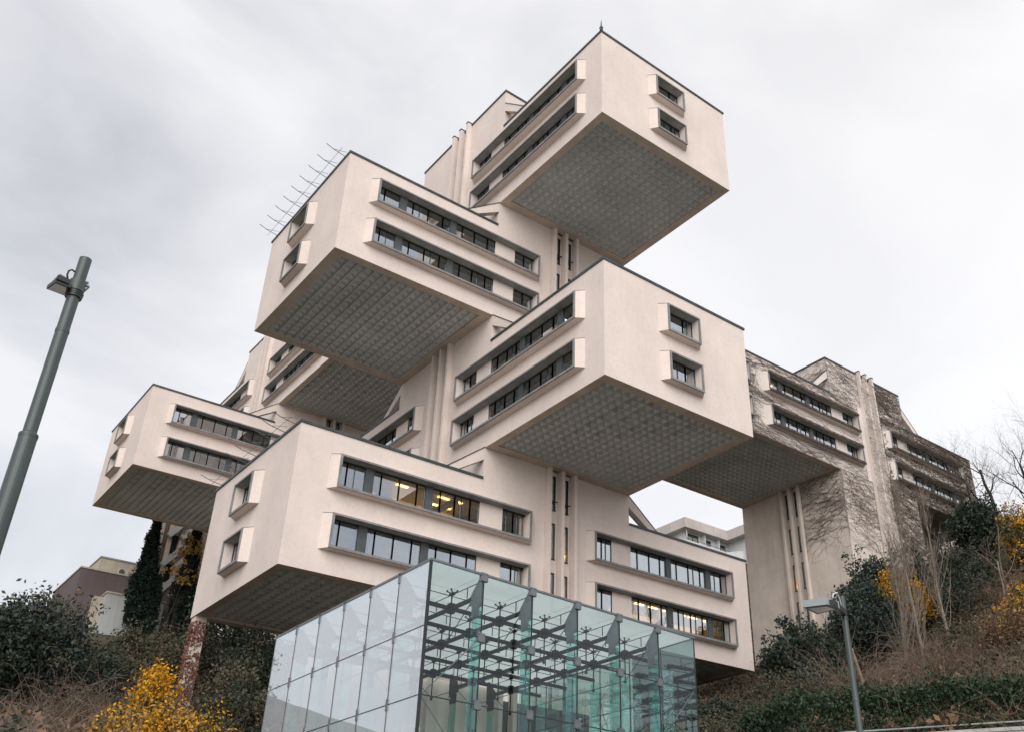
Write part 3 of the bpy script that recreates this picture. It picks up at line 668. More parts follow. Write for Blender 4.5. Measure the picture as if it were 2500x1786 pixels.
# ================================================================ ground, slope, street
CP = np.array([(-60, -60, -17.5), (-28, -44, -17.5), (0, -60, -17.5), (30, -70, -14), (-12, -30, -17.5), (-6.6, -25, -17.5), (-10, -17, -17.5), (-10, -26, -17.5), (-16.5, -22, -17.5), (-5.5, -16, -17.4), (-2, -40, -17.5), (-16.6, -13.5, -13.0), (-20, -20, -17.0),
    (-10, -8, -10.5), (-14, -11, -11.5), (-4, 51, 8.4), (-8, 54, 9.3), (0, 52, 9), (-25, -25, -17.5), (-22.5, -9.5, -11.6), (-17, -3, -10.3), (-30, -5, -12), (-45, 0, -11), (-16, 15, -4.6), (-17.3, 25, -1), (-16, 35, 2.5), (-30, 30, 1), (-13, 12, -5.2), (-9, 28, 1.2), (-7.5, 41.5, 5.9), (-13, -1.6, -10), (-9.6, 8.9, -6), (-5, 18, -1.2),
    (0, 30, 4), (0, 12, -3), (10, 12, -1.5), (0, 0, -10.5), (5, -5, -10), (-20, 60, 9), (0, 60, 10.5), (20, 50, 14), (50, 60, 24), (80, 60, 36), (90, 90, 46), (-60, 60, 4), (-80, 120, 10), (0, 120, 28), (20, 12, .5), (14, 0, -5.6), (9.5, -4, -7.4), (25, 4, -.2),
    (37.4, 12.6, 4.2), (37.4, 5, 6), (38.8, 1.2, 7.6), (43, 1.0, 11.2), (47, 1.2, 13.2), (55, 1.2, 17), (63, 2, 19.5), (25.6, -17.4, -.8), (39.6, -11.8, 8.6), (41.5, -5, 10.3), (48.7, -7.6, 14.2), (32, -9, 4), (31.4, -3.6, 3.6), (23, -12.8, -2.6), (19, -7, -3.2), (12.8, -15.3, -6.6),
    (5.7, -26.7, -8.9), (3, -20, -8.6), (-1, -22, -10.2), (-2, -25, -10.6), (0, -29, -10.4), (3.5, -34, -10.2), (30, -40, -2), (50, -40, 8), (60, -20, 18), (80, 0, 26), (12, -30, -6.4)], float)
def thin_plate(P):
    n = len(P); r = np.hypot(P[:, None, 0]-P[None, :, 0], P[:, None, 1]-P[None, :, 1]); K = r*1.0
    A = np.zeros((n+3, n+3)); A[:n, :n] = K-np.eye(n)*.3; A[:n, n] = 1; A[:n, n+1:] = P[:, :2]; A[n:, :n] = A[:n, n:].T
    b = np.zeros(n+3); b[:n] = P[:, 2]; return np.linalg.solve(A, b)
TPS = thin_plate(CP)
def gz(x, y):
    x = np.atleast_1d(np.asarray(x, float)); y = np.atleast_1d(np.asarray(y, float))
    r = np.hypot(x[:, None]-CP[None, :, 0], y[:, None]-CP[None, :, 1]); z = r@TPS[:len(CP)]+TPS[-3]+TPS[-2]*x+TPS[-1]*y
    return np.maximum(z, GZ-.02)
def G(x, y): return float(gz(x, y)[0])
WP = [(-4.45, -12.3), (-4.45, -22.6), (-5.3, -27.0), (2.2, -39.2), (12, -58)]     # retaining wall line
def behind(x, y):
    """True on the hill side of the retaining wall"""
    pts = WP
    for (ax, ay), (bx, by) in zip(pts[:-1], pts[1:]):
        if min(ay, by)-1e-6 <= y <= max(ay, by)+1e-6:
            t = (y-ay)/(by-ay); return x > ax+t*(bx-ax)
    return y > -12.3
SOIL = varmat('slope_soil', [(.035, .028, .018), (.07, .052, .035), (.05, .055, .025), (.10, .075, .05)], .95, .5)
xs = np.concatenate([np.arange(-90, -40, 6), np.arange(-40, 72, 1.0), np.arange(72, 131, 6)]); ys = np.concatenate([np.arange(-70, -42, 5), np.arange(-42, 66, 1.0), np.arange(66, 140, 7)])
XX, YY = np.meshgrid(xs, ys, indexing='ij'); ZZ = gz(XX.ravel(), YY.ravel()).reshape(XX.shape)
mb = MB(); nyy = len(ys)
for i in range(len(xs)):
    for j in range(nyy):
        x, y, z = xs[i], ys[j], ZZ[i, j]
        hill = behind(x, y)
        if y < -12.3 and not hill: z = GZ-.05
        elif y < -12.3: z = max(z, -11.1)
        if y < 10 and x < -18 and y > -24 and not (y < -12.3): z = z
        z += .25*noise.noise(Vector((x*.4, y*.4, 0)))*(1 if hill else 0)
        mb.v.append((x, y, z))
for i in range(len(xs)-1):
    for j in range(nyy-1): mb.f.append((i*nyy+j, (i+1)*nyy+j, (i+1)*nyy+j+1, i*nyy+j+1)); mb.m.append(0)
tag(mb.build('hillside', SOIL, smooth=True, fix=False), kind='structure')
mb = MB(); mb.box(-2500, 2500, -2500, 2500, GZ-.9, GZ-.8); tag(mb.build('ground', mat('city_ground', (.40, .385, .365), .95, .10, .02)), kind='structure')
mb = MB(); mb.box(-70, 12, -62, -12.4, GZ-.06, GZ-.01); tag(mb.build('pavement', mat('pale_paving', (.46, .445, .42), .85, .12, .8, fine=.15)), kind='structure')
mb = MB(); mb.box(-90, 60, -56, -47, GZ-.008, GZ-.004); tag(mb.build('street', mat('asphalt', (.05, .05, .052), .9, .2, .8, fine=.3)), kind='structure')
# retaining wall with a thin rail
RWM = mat('rendered_retaining_wall', (.42, .40, .38), .9, .15, .8, streak=.5, fine=.2)
RW = thing('retaining_wall', (-2, -32, GZ), 'pale rendered retaining wall with thin rail at the lower right corner', 'wall')
mb = MB(); mr2 = MB(); cpw = MB()
for (ax, ay), (bx, by) in zip(WP[1:-1], WP[2:]):
    mb.bar((ax, ay, (GZ-11.15)/2), (bx, by, (GZ-11.15)/2), .3, -GZ-11.15); cpw.bar((ax, ay, -11.12), (bx, by, -11.12), .38, .09)
    n = max(2, int(math.hypot(bx-ax, by-ay)/1.6))
    for k in range(n): t = k/n; x, y = ax+t*(bx-ax), ay+t*(by-ay); mr2.tube([(x, y, -10.95), (x, y, -10.92)], .018, 6)
    mr2.tube([(ax, ay, -10.92), (bx, by, -10.92)], .022, 6)
mb.build('wall_face', RWM, RW); cpw.build('wall_cap', RWM, RW); mr2.build('top_rail', mat('painted_rail', (.30, .34, .33), .5, .2), RW)

# ================================================================ vegetation helpers
def quads_mesh(name, P, size, mats, parent=None, jitter=.4, flat=0, aspect=1.7, mi=None, loc=None):
    """many small leaf quads around the points P (n,3)"""
    n = len(P); rng = RNG
    u = rng.normal(size=(n, 3)); u /= np.linalg.norm(u, axis=1)[:, None]; v = rng.normal(size=(n, 3))
    if flat: u[:, 2] *= flat; v[:, 2] *= flat; u /= np.linalg.norm(u, axis=1)[:, None]
    v -= (v*u).sum(1)[:, None]*u; v /= np.linalg.norm(v, axis=1)[:, None]
    s = size*rng.uniform(1-jitter, 1+jitter, n)[:, None]
    a = u*s*.5*aspect; b = v*s*.5
    org = np.array(world_org(parent) if parent else Vector(loc or (0, 0, 0)))
    V = np.stack([P-a, P-b*.9+a*.05, P+a, P+b*.9+a*.05], 1).reshape(-1, 3)-org
    me = bpy.data.meshes.new(name); me.vertices.add(4*n); me.vertices.foreach_set('co', V.ravel())
    me.loops.add(4*n); me.loops.foreach_set('vertex_index', np.arange(4*n)); me.polygons.add(n)
    me.polygons.foreach_set('loop_start', np.arange(0, 4*n, 4)); me.polygons.foreach_set('loop_total', np.full(n, 4))
    for m in (mats if isinstance(mats, (list, tuple)) else [mats]): me.materials.append(m)
    if mi is not None: me.polygons.foreach_set('material_index', mi.astype(np.int32))
    me.update(calc_edges=True)
    o = bpy.data.objects.new(name, me); COL.objects.link(o)
    if parent: o.parent = parent
    else: o.location = Vector(org)
    return o
def clumpy(c, r, nclump, per, spread, shell=.5, squash=1.0, lump=.3):
    """points in leaf clumps spread through an uneven ellipsoid"""
    c = np.array(c, float); r = np.array(r, float); d = RNG.normal(size=(nclump, 3)); d /= np.linalg.norm(d, axis=1)[:, None]
    rad = RNG.uniform(shell**3, 1, nclump)**(1/3)
    lob = np.array([1+lump*noise.noise(Vector(x*1.9)+Vector(c*.37)) + lump*.5*noise.noise(Vector(x*4.3)+Vector(c)) for x in d])
    cc = c+d*(rad*lob)[:, None]*r
    sp = spread*RNG.uniform(.5, 1.4, nclump)
    P = (cc[:, None, :]+np.clip(RNG.normal(size=(nclump, per, 3)), -1.7, 1.7)*sp[:, None, None]*np.array([1, 1, squash])).reshape(-1, 3)
    return P, cc
def twig_lines(n, starts, dirs, length, seg, wob, droop=0, up=0):
    P = [starts]; d = dirs/np.linalg.norm(dirs, axis=1)[:, None]; L = length[:, None]/seg
    for k in range(seg):
        d = d+RNG.normal(size=d.shape)*wob; d[:, 2] += up-droop*(k/seg); d /= np.linalg.norm(d, axis=1)[:, None]; P.append(P[-1]+d*L)
    return np.stack(P, 1)
def ribbons(name, L, r0, r1, mats, parent=None, loc=None, kind=None, sides=3):
    """(n,k,3) polylines -> thin three sided twigs"""
    n, k, _ = L.shape; T = np.gradient(L, axis=1); T /= np.linalg.norm(T, axis=2)[..., None]+1e-9
    ref = np.array([.3, .5, .8]); a = np.cross(T, ref); a /= np.linalg.norm(a, axis=2)[..., None]+1e-9; b = np.cross(T, a)
    rr = np.linspace(1, 0, k)[None, :, None]; r0 = np.asarray(r0).reshape(-1, 1, 1); r1 = np.asarray(r1).reshape(-1, 1, 1); rad = r0*rr+r1*(1-rr)
    V = np.stack([L+(a*math.cos(q)+b*math.sin(q))*rad for q in [2*math.pi*s/sides for s in range(sides)]], 2)     # n,k,sides,3
    org = np.array(world_org(parent) if parent else Vector(loc or (0, 0, 0)))
    idx = np.arange(n*k*sides).reshape(n, k, sides); nx_ = np.roll(idx, -1, axis=2)
    F = np.stack([idx[:, :-1], nx_[:, :-1], nx_[:, 1:], idx[:, 1:]], -1).reshape(-1, 4)
    me = bpy.data.meshes.new(name); V = (V.reshape(-1, 3)-org); me.vertices.add(len(V)); me.vertices.foreach_set('co', V.ravel())
    me.loops.add(F.size); me.loops.foreach_set('vertex_index', F.ravel()); me.polygons.add(len(F)); me.polygons.foreach_set('loop_start', np.arange(0, F.size, 4)); me.polygons.foreach_set('loop_total', np.full(len(F), 4))
    me.materials.append(mats); me.update(calc_edges=True)
    o = bpy.data.objects.new(name, me); COL.objects.link(o)
    if parent: o.parent = parent
    else: o.location = Vector(org)
    if kind: o['kind'] = kind
    return o
BARK = varmat('bark', [(.055, .045, .035), (.11, .09, .07), (.16, .135, .11)], .9, 2)
BARKD = varmat('dark_bark', [(.02, .017, .014), (.05, .04, .032)], .9, 2)
TWIG = varmat('pale_dry_twig', [(.08, .06, .045), (.21, .16, .12), (.36, .285, .225)], .9, 1.0)
TWIGB = varmat('brown_twig', [(.045, .03, .022), (.13, .088, .062), (.23, .16, .12)], .9, .8)
POPT = varmat('poplar_twig', [(.11, .09, .07), (.20, .165, .13), (.28, .235, .19)], .9, 1.5)
LDK = varmat('dark_evergreen_leaf', [(.010, .015, .011), (.024, .034, .024), (.045, .06, .042), (.07, .085, .06)], .55, 3)
LBL = varmat('bluish_evergreen_leaf', [(.02, .028, .024), (.045, .062, .052), (.09, .115, .095)], .5, 2.5)
LCY = varmat('cypress_leaf', [(.004, .009, .007), (.012, .024, .017), (.022, .038, .026)], .7, 3)
LYE = varmat('yellow_autumn_leaf', [(.08, .08, .015), (.40, .20, .010), (.60, .31, .012), (.45, .17, .01), (.20, .12, .015)], .6, 2.2)
LOR = varmat('orange_autumn_leaf', [(.22, .12, .035), (.36, .22, .06), (.16, .11, .04)], .6, 2)
LHE = varmat('hedge_leaf', [(.012, .022, .010), (.03, .05, .024), (.06, .085, .04)], .55, 5)
LBR = varmat('dead_leaf', [(.06, .035, .02), (.16, .095, .055), (.24, .15, .09)], .85, 1)
LIG = varmat('mixed_undergrowth_leaf', [(.03, .032, .02), (.06, .065, .038), (.11, .085, .055), (.17, .12, .08)], .8, .45)
def branching(base, height, lean=(0, 0), r=.12, levels=3, nb=5, ang=.6, seed=0, up=.1, first=.35, lenk=.62, wob=.12):
    """recursive skeleton -> list of polylines with radii"""
    rnd = random.Random(seed); out = []
    def grow(p, d, L, rad, lv):
        pts = [Vector(p)]; seg = 5
        for k in range(seg):
            d = (d+Vector((rnd.gauss(0, wob), rnd.gauss(0, wob), rnd.gauss(0, wob)+up))).normalized(); pts.append(pts[-1]+d*L/seg)
        out.append((pts, rad, rad*.45 if lv < levels else .003))
        if lv < levels:
            for b in range(nb):
                t = first+(1-first)*(b+rnd.random())/nb; i = min(seg-1, int(t*seg)); q = pts[i].lerp(pts[i+1], t*seg-i)
                ax = Vector((rnd.gauss(0, 1), rnd.gauss(0, 1), rnd.gauss(0, .4))).normalized(); nd = (pts[i+1]-pts[i]).normalized()
                nd = (nd*math.cos(ang)+ax*math.sin(ang)).normalized(); grow(q, nd, L*lenk*rnd.uniform(.6, 1.1), rad*(1-t*.5)*.5, lv+1)
    grow(base, Vector((lean[0], lean[1], 1)).normalized(), height, r, 0); return out
def skeleton(root, sk, m, thr=1):
    """trunk as one part, branches as another"""
    t = MB(); t.tube([p for p in sk[0][0]], list(np.linspace(sk[0][1], sk[0][2], len(sk[0][0]))), 8); t.build('trunk', m, root, smooth=True)
    L = np.array([[tuple(p) for p in s[0]] for s in sk[1:]]); ribbons('branches', L, [s[1] for s in sk[1:]], [s[2] for s in sk[1:]], m, root, sides=4)
    return L
# ================================================================ background buildings
def simple_building(name, loc, label, boxes):
    r = thing(name, loc, label, 'building')
    for nm, m, b in boxes:
        mb = MB(); mb.box(*b); mb.build(nm, m, r)
    return r
MBR = mat('brown_render', (.145, .112, .112), .9, .12, .3, streak=.3, bump=.1, fine=.15); MCR = mat('cream_render', (.50, .44, .36), .9, .12, .5, streak=.5, fine=.2); MWH = mat('white_render', (.47, .48, .47), .9, .1, .4, streak=.3, fine=.15)
MTAN = mat('tan_cladding', (.50, .40, .33), .85, .12, .5, streak=.3, fine=.1); MGREY = mat('grey_balcony', (.30, .31, .29), .8, .15, .8)
bb = simple_building('flat_roofed_house', (-3, 60, 8), 'brown rendered house with flat roof behind the left cypress', [
    ('wall', MBR, (-8.9, 3, 56, 66, 5, 15.6)), ('roof_edge', MCR, (-8.98, 3.1, 55.92, 66.1, 15.6, 15.75))])
cb = simple_building('penthouse', (-3, 62, 15.75), 'cream rooftop storey with an air conditioner, above the brown house', [
    ('wall', MCR, (-7.0, 3, 58.0, 65, 15.75, 17.6)), ('roof_edge', MGREY, (-7.08, 3.1, 57.92, 65.1, 17.6, 17.75))])
ac = MB(); ac.box(-5.25, -4.35, 57.45, 57.8, 16.05, 16.75); o = ac.build('air_conditioner', mat('white_metal', (.5, .5, .48), .5, .1), loc=(-4.8, 57.6, 16.05)); tag(o, 'white air conditioner with round fan on the cream rooftop wall', 'air conditioner')
q = MB(); q.tube([(-4.95, 57.45, 16.4), (-4.95, 57.40, 16.4)], .27, 16); q.build('fan_grille', mat('fan_grey', (.10, .09, .08), .6, .1), o)
wb = simple_building('low_white_house', (-4, 54, 6), 'low white rendered house front in front of the brown one', [
    ('wall', MWH, (-6.5, -1.2, 54, 55.9, 4, 13.1)), ('parapet', MCR, (-6.6, -1.1, 53.9, 55.95, 13.1, 13.25)), ('side_wing', MCR, (-7.3, -6.5, 55, 55.9, 4, 12.9))])
ap = thing('apartment_building', (0, 60, 8), 'tan striped apartment block with sloping balconies between the cypresses', 'building')
mb = MB(); mb.box(-2.5, 14, 57, 57.6, 6, 28); mb.build('wall', MTAN, ap)
for k, (a, b) in enumerate(((-2.5, -2.1), (-1.7, -1.25), (-.5, .1), (.75, 1.1))): mb = MB(); mb.box(a, b, 56.3, 56.98, 8, 27); mb.build('pilaster', MTAN, ap)
for k, (a, b) in enumerate(((-1.25, -.5), (.1, .75))):
    for z in range(3): mb = MB(); mb.box(a+.03, b-.03, 56.93, 56.99, 13+z*3.1, 14.9+z*3.1); mb.build('window', FRAME, ap); mb = MB(); mb.bar((a-.5, 56.1, 14.4+z*3.1), (b+.6, 56.1, 16.8+z*3.1), .5, .55); mb.build('sloping_balcony', MWH, ap)
mb = MB(); mb.tube([(-2.15, 56.2, 8), (-2.15, 56.2, 27)], .07, 6); mb.build('drain_pipe', FRAME, ap)
fb = thing('far_house', (84, 66, 34), 'hazy white house with overhanging flat roof seen under the right bridge', 'building')
MFA = mat('roof_fascia', (.52, .47, .44), .9, .15, .3, streak=.4, stain=.3); MFW = mat('far_white_wall', (.62, .63, .63), .9, .1, .3, fine=.2)
def slab(pts, z0, z1, m, nm):
    mb = MB(); n = len(pts); mb.mesh([(x, y, z0) for x, y in pts]+[(x, y, z1) for x, y in pts], [tuple(range(n))[::-1], tuple(range(n, 2*n))]+[(k, (k+1) % n, n+(k+1) % n, n+k) for k in range(n)]); return mb.build(nm, m, fb)
slab([(79.6, 62), (89.7, 62), (89.7, 56.6), (104, 56.6), (104, 84), (79.6, 84)], 43.9, 45.6, MFA, 'roof')
slab([(80.9, 63.5), (91.2, 63.5), (91.2, 58.0), (103, 58.0), (103, 83), (80.9, 83)], 36, 43.9, MFW, 'wall')
slab([(80.0, 62.3), (89.7, 62.3), (91.2, 60), (91.2, 63.5), (80.9, 63.5), (80.9, 70), (80, 70)], 36, 41.8, MFW, 'balcony')
for a, b, z0, z1 in ((81.2, 84.0, 42.0, 43.6), (85.6, 87.0, 41.8, 43.4), (89.2, 90.6, 41.8, 43.4)):
    q = MB(); q.box(a, b, 63.40, 63.48, z0, z1); w_ = q.build('window', FRAME, fb)
    for t in (.28, .72): q = MB(); q.box(a+(b-a)*t-.35*(b-a)/2+.02, a+(b-a)*t+.35*(b-a)/2, 63.36, 63.39, z0+.12, z1-.55); q.build('pane', PILL if False else MGREY, w_)
for a in (84.8, 88.2): q = MB(); q.box(a, a+.15, 62.6, 63.5, 41.8, 43.9); q.build('balcony_divider', MFW, fb)
q = MB(); q.tube([(80.1, 62.35, 42.15), (90.9, 62.35, 42.15)], .04, 5)
for k in range(9): q.tube([(80.3+k*1.3, 62.35, 41.8), (80.3+k*1.3, 62.35, 42.15)], .025, 4)
q.build('balcony_rail', FRAME, fb); q = MB(); q.tube([(80.6, 62.7, 41.8), (80.6, 62.7, 43.9)], .09, 8); q.build('post', MFW, fb)
q = MB(); q.box(80.2, 81.2, 76.5, 77.5, 45.6, 47.0); ch = q.build('chimney', MFA, fb); q = MB(); q.mesh([(79.9, 76.2, 47.35), (81.5, 76.2, 47.35), (81.5, 77.8, 47.35), (79.9, 77.8, 47.35), (80.7, 77, 48.2)], [(0, 1, 4), (1, 2, 4), (2, 3, 4), (3, 0, 4), (3, 2, 1, 0)]); q.box(80.25, 80.4, 76.6, 77.4, 47, 47.35); q.box(81.0, 81.15, 76.6, 77.4, 47, 47.35); q.build('chimney_cap', MGREY, ch)

# ================================================================ rods along the two left roof edges
STL = mat('galvanised_rod', (.16, .18, .18), .5, .15, 3, metal=.5)
def rods(x, z, label):
    r = thing('bird_rod_rack', (x, D/2, z), label, 'roof rods', 'rods along roof edges')
    for k in range(9):
        y = .62+k*1.26; mb = MB(); a, b, tip = Vector((x-.02, y, z-.02)), Vector((x+.06, y, z+.34)), Vector((x-1.30, y, z+.28))
        mid = a.lerp(tip, .62)+Vector((0, 0, -.05)); mb.tube([a, mid, tip], .022, 5); mb.tube([b, mid], .013, 4); mb.build('bracket', STL, r)
    mb = MB(); mb.tube([(x-.46, .1, z+.06), (x-.46, 11.2, z+.06)], .011, 4); mb.build('wire', STL, r)
rods(-11.16, zU+HU+.05, 'row of thin grey rods with a wire along the upper left roof edge')
rods(-11.40, HL+.05, 'row of thin grey rods with a wire along the lower left roof edge')

# ================================================================ street lamps
LMP = mat('grey_green_lamp_paint', (.052, .068, .066), .38, .12, 1.5, spec=.5, fine=.15); BLK = mat('black_lamp_metal', (.012, .013, .016), .4, .1, spec=.6); LENS = mat('lamp_lens', (.30, .27, .24), .15, .2, 3, spec=.8)
def lamp_post(x, y, top, secs, label):
    """secs: (bottom z, radius) from the ground up"""
    r = thing('street_lamp', (x, y, GZ), label, 'street lamp')
    for k, (z, ra) in enumerate(secs):
        zt = secs[k+1][0] if k+1 < len(secs) else top
        mb = MB(); mb.tube([(x, y, z), (x, y, zt)], ra, 28); mb.build('pole_section', LMP, r)
        if k: rb_ = secs[k-1][1]; q = MB(); q.tube([(x, y, z-.03), (x, y, z), (x, y, z+.012), (x, y, z+.03)], [rb_+.002, rb_+.005, max(ra, rb_)+.002, ra+.002], 28); q.build('pole_joint', LMP, r)
    return r
def solid(A, up, nm, m, par):
    q = MB(); A = [Vector(p) for p in A]; B = [p+Vector(up) for p in A]; n = len(A); q.mesh(A+B, [tuple(range(n)), tuple(range(2*n-1, n-1, -1))]+[(k, (k+1) % n, n+(k+1) % n, n+k) for k in range(n)]); return q.build(nm, m, par)
lx, ly = -27.0, -34.06
LP = lamp_post(lx, ly, -9.50, [(GZ, .084), (-11.62, .064), (-10.42, .062)], 'dark grey-green street lamp with small black floodlight, at the left edge')
q = MB(); q.tube([(lx, ly, -9.93), (lx, ly, -9.80)], .082, 28); q.build('collar', LMP, LP)
for k in range(3): q = MB(); q.tube([(lx, ly, -9.962-.022*k), (lx, ly, -9.945-.022*k)], .088-.003*k, 28); q.build('cable_band', BLK, LP)
rv = Vector((math.cos(yaw), -math.sin(yaw), 0)); fv = Vector((math.sin(yaw), math.cos(yaw), 0)); lc = Vector((lx, ly, -9.86))
def pt(a, b, c): return lc+rv*a+fv*b+Vector((0, 0, c))
A = [(-27.256, -33.999, -9.97), (-27.05, -33.983, -9.97), (-27.093, -34.174, -9.97), (-27.215, -34.185, -9.97)]
fl = solid(A, (0, 0, .05), 'floodlight', BLK, LP); cA = sum([Vector(p) for p in A], Vector())/4
q = MB(); q.poly([cA.lerp(Vector(p), .86)+Vector((0, 0, -.004)) for p in A]); q.build('lens', LENS, fl)
for k in range(4): q = MB(); a, b = Vector(A[3]), Vector(A[2]); o_ = Vector((.004, .018, 0))*k+Vector((.0, -.012, .06+.012*(k % 2))); q.bar(a+o_, b+o_, .008, .05); q.build('cooling_fin', BLK, fl)
for nm, u, v_, w_ in (('mounting_bracket', (-27.185, -34.042, -9.783), (-27.03, -34.055, -9.83), .018), ('bracket_arm', (-27.185, -34.042, -9.783), (-27.245, -34.0, -9.94), .012), ('bracket_arm', (-26.96, -34.06, -9.81), (-26.89, -34.074, -9.822), .02), ('bracket_arm', (-26.89, -34.074, -9.822), (-26.925, -34.071, -9.90), .016), ('clamp_bolt', (-26.96, -34.06, -9.775), (-26.905, -34.072, -9.779), .02)):
    q = MB(); q.bar(u, v_, w_); q.build(nm, BLK, LP)
q = MB(); q.mesh([pt(-.055, 0, .17), pt(-.05, 0, .05), pt(-.12, .0, .03), pt(-.055, .02, .17), pt(-.05, .02, .05), pt(-.12, .02, .03)], [(0, 1, 2), (3, 5, 4), (0, 3, 4, 1), (1, 4, 5, 2), (2, 5, 3, 0)]); q.build('gusset', LMP, LP)
q = MB(); q.tube([(-27.05, -34.06, -9.70), (-27.09, -34.051, -9.674), (-27.116, -34.05, -9.70), (-27.12, -34.05, -9.75), (-27.10, -34.05, -9.81)], .010, 8); q.build('cable', mat('dark_cable', (.035, .025, .03), .5, .1), LP, smooth=True)
rx, ry = -11.058, -31.780; RZ = (-9.45, -9.86, -9.93, -10.4, -11.72)
RLENS = [(-12.286, -31.657, -9.896), (-11.669, -31.539, -9.896), (-11.63, -32.097, -9.896), (-12.052, -32.115, -9.896)]
RP = lamp_post(rx, ry, RZ[0], [(GZ, .068), (RZ[4]-.9, .066), (RZ[4]+.1, .062), (RZ[2], .060)], 'light grey street lamp with flat rectangular head, lower right')
q = MB(); q.tube([(rx, ry, RZ[2]-.03), (rx, ry, RZ[2]+.05)], .072, 28); q.build('cable_band', BLK, RP)
hd = solid(RLENS, (0, 0, .15), 'lamp_head', mat('light_grey_lamp_paint', (.25, .275, .28), .4, .1, 2, spec=.5), RP); cA = sum([Vector(p) for p in RLENS], Vector())/4
q = MB(); q.poly([cA.lerp(Vector(p), .94)+Vector((0, 0, -.008)) for p in RLENS]); q.build('head_frame', BLK, hd); q = MB(); q.poly([cA.lerp(Vector(p), .72)+Vector((0, 0, -.014)) for p in RLENS]); q.build('lens', LENS, hd)
a = (Vector(RLENS[2])+Vector(RLENS[3]))/2; pc = Vector((rx, ry, a.z+.08)); q = MB(); q.bar(a.lerp(pc, -.15)+Vector((0, 0, .06)), pc, .12, .12); q.build('mounting_arm', BLK, RP)
q = MB(); q.tube([a+Vector((0, 0, .17)), a+Vector((.04, 0, .27)), a.lerp(pc, .55)+Vector((0, 0, .38)), pc+Vector((-.09, 0, .30)), pc+Vector((-.05, 0, .12))], .017, 8); q.build('cable', mat('white_cable', (.55, .55, .55), .5, .1), RP, smooth=True)

# ================================================================ column under the lower left bar
q = MB(); gx, gy = -10.95, 11.2; q.box(gx-.32, gx+.32, gy-.32, gy+.32, G(gx, gy)-1, -.01); o = q.build('support_column', PLAST2, loc=(gx, gy, G(gx, gy))); tag(o, 'tall square plaster column with red creeper under the lower left bar', 'column')
n = 2600; a = RNG.uniform(-.34, .34, n); zz = RNG.uniform(G(gx, gy)-.3, -.3, n); keep = RNG.random(n) < .35+.5*np.sin(zz*1.7)**2
P = np.where((RNG.random(n) < .5)[:, None], np.stack([gx+a, np.full(n, gy-.36), zz], 1), np.stack([np.full(n, gx-.36), gy+a, zz], 1))[keep]
tag(quads_mesh('creeper', P, .10, varmat('red_creeper_leaf', [(.14, .05, .035), (.25, .12, .09), (.10, .06, .04)], .8, 3), loc=(gx, gy, G(gx, gy))), 'dry red creeper clinging to the square column', 'creeper')

# ================================================================ plants
def shrub(name, x, y, c_z, r, label, leafm, n=260, per=26, leaf=.17, spread=.30, cat='shrub', group=None, shell=.35, lump=.35, bark=BARKD, flat=0, extra=None, nb=60, mix=None):
    z0 = G(x, y); root = thing(name, (x, y, z0), label, cat, group); leaf *= .68; n = int(n*1.25); spread *= .95; per = int(per*1.15)
    P, cc = clumpy((x, y, c_z), r, n, per, spread, shell=shell, lump=lump+.15)
    mats = [leafm]+(mix or []); mi = None
    if mix: mi = np.repeat((RNG.random(len(cc))*1.25).astype(int) % len(mats) if len(mats) == 2 else RNG.integers(0, len(mats), len(cc)), per); mi = np.minimum(mi, len(mats)-1)
    quads_mesh('foliage', P, leaf, mats, root, mi=mi, flat=flat)
    q = MB(); q.tube([(x, y, z0-.3), (x+.1, y, (z0+c_z)/2), (x+.05, y+.1, c_z+r[2]*.4)], [.12, .09, .04], 7); q.build('trunk', bark, root)
    b = cc[RNG.choice(len(cc), min(nb, len(cc)), replace=False)]; s_ = np.tile([[x, y, c_z-r[2]*.6]], (len(b), 1))+RNG.normal(size=b.shape)*.15
    t = np.linspace(0, 1, 5)[None, :, None]; Lb = s_[:, None]*(1-t)+b[:, None]*t+RNG.normal(size=(len(b), 5, 3))*.08; ribbons('branches', Lb, .03, .008, bark, root)
    return root
shrub('evergreen_shrub', -18.7, 10.3, -2.9, (2.4, 2.3, 2.5), 'big dark bluish evergreen shrub at the lower left, sky behind its top', LBL, 300, 26, .19, .34, mix=[LIG], lump=.25, shell=.2, nb=160)
shrub('evergreen_shrub', -21.6, 9.0, -3.9, (2.6, 2.2, 2.3), 'looser dark shrub cut by the left edge of the photo', LDK, 330, 26, .19, .33, lump=.5)
shrub('evergreen_shrub', -15.8, 9.6, -4.4, (1.3, 1.2, 1.2), 'small dark shrub right of the big bluish one', LDK, 110, 24, .17, .25)
shrub('low_shrub', -14.6, 13.5, -3.2, (2.3, 1.6, 1.2), 'low grey-green shrub on the slope under the white house', LIG, 150, 22, .17, .3, lump=.5)
shrub('low_shrub', -9.9, 24, 1.0, (2.4, 1.6, 1.1), 'low dark shrub at the foot of the cypresses', LIG, 150, 22, .18, .35, lump=.5)
yb = shrub('yellow_shrub', -16.3, -4.2, -9.5, (2.2, 1.7, 1.6), 'bright yellow autumn shrub at the bottom left beside the glass box', LYE, 480, 26, .13, .24, bark=BARK, lump=.45, mix=[LYE, LOR, LHE])
shrub('yellow_climber', -16.5, -3.1, -7.3, (.75, .6, .95), 'narrow yellow-leaved climber rising behind the yellow shrub', LYE, 70, 20, .12, .22, bark=BARK, lump=.6)
shrub('dark_bush', -8.9, 6.8, -3.6, (1.9, 1.7, 1.9), 'dense dark bush directly under the lower left bar', LDK, 240, 26, .16, .3, mix=[LIG], lump=.5)
shrub('dark_bush', -11.8, .6, -6.9, (1.7, 1.5, 1.7), 'dark tangled bush left of the glass box corner', LIG, 260, 24, .15, .3, mix=[LDK], lump=.5)
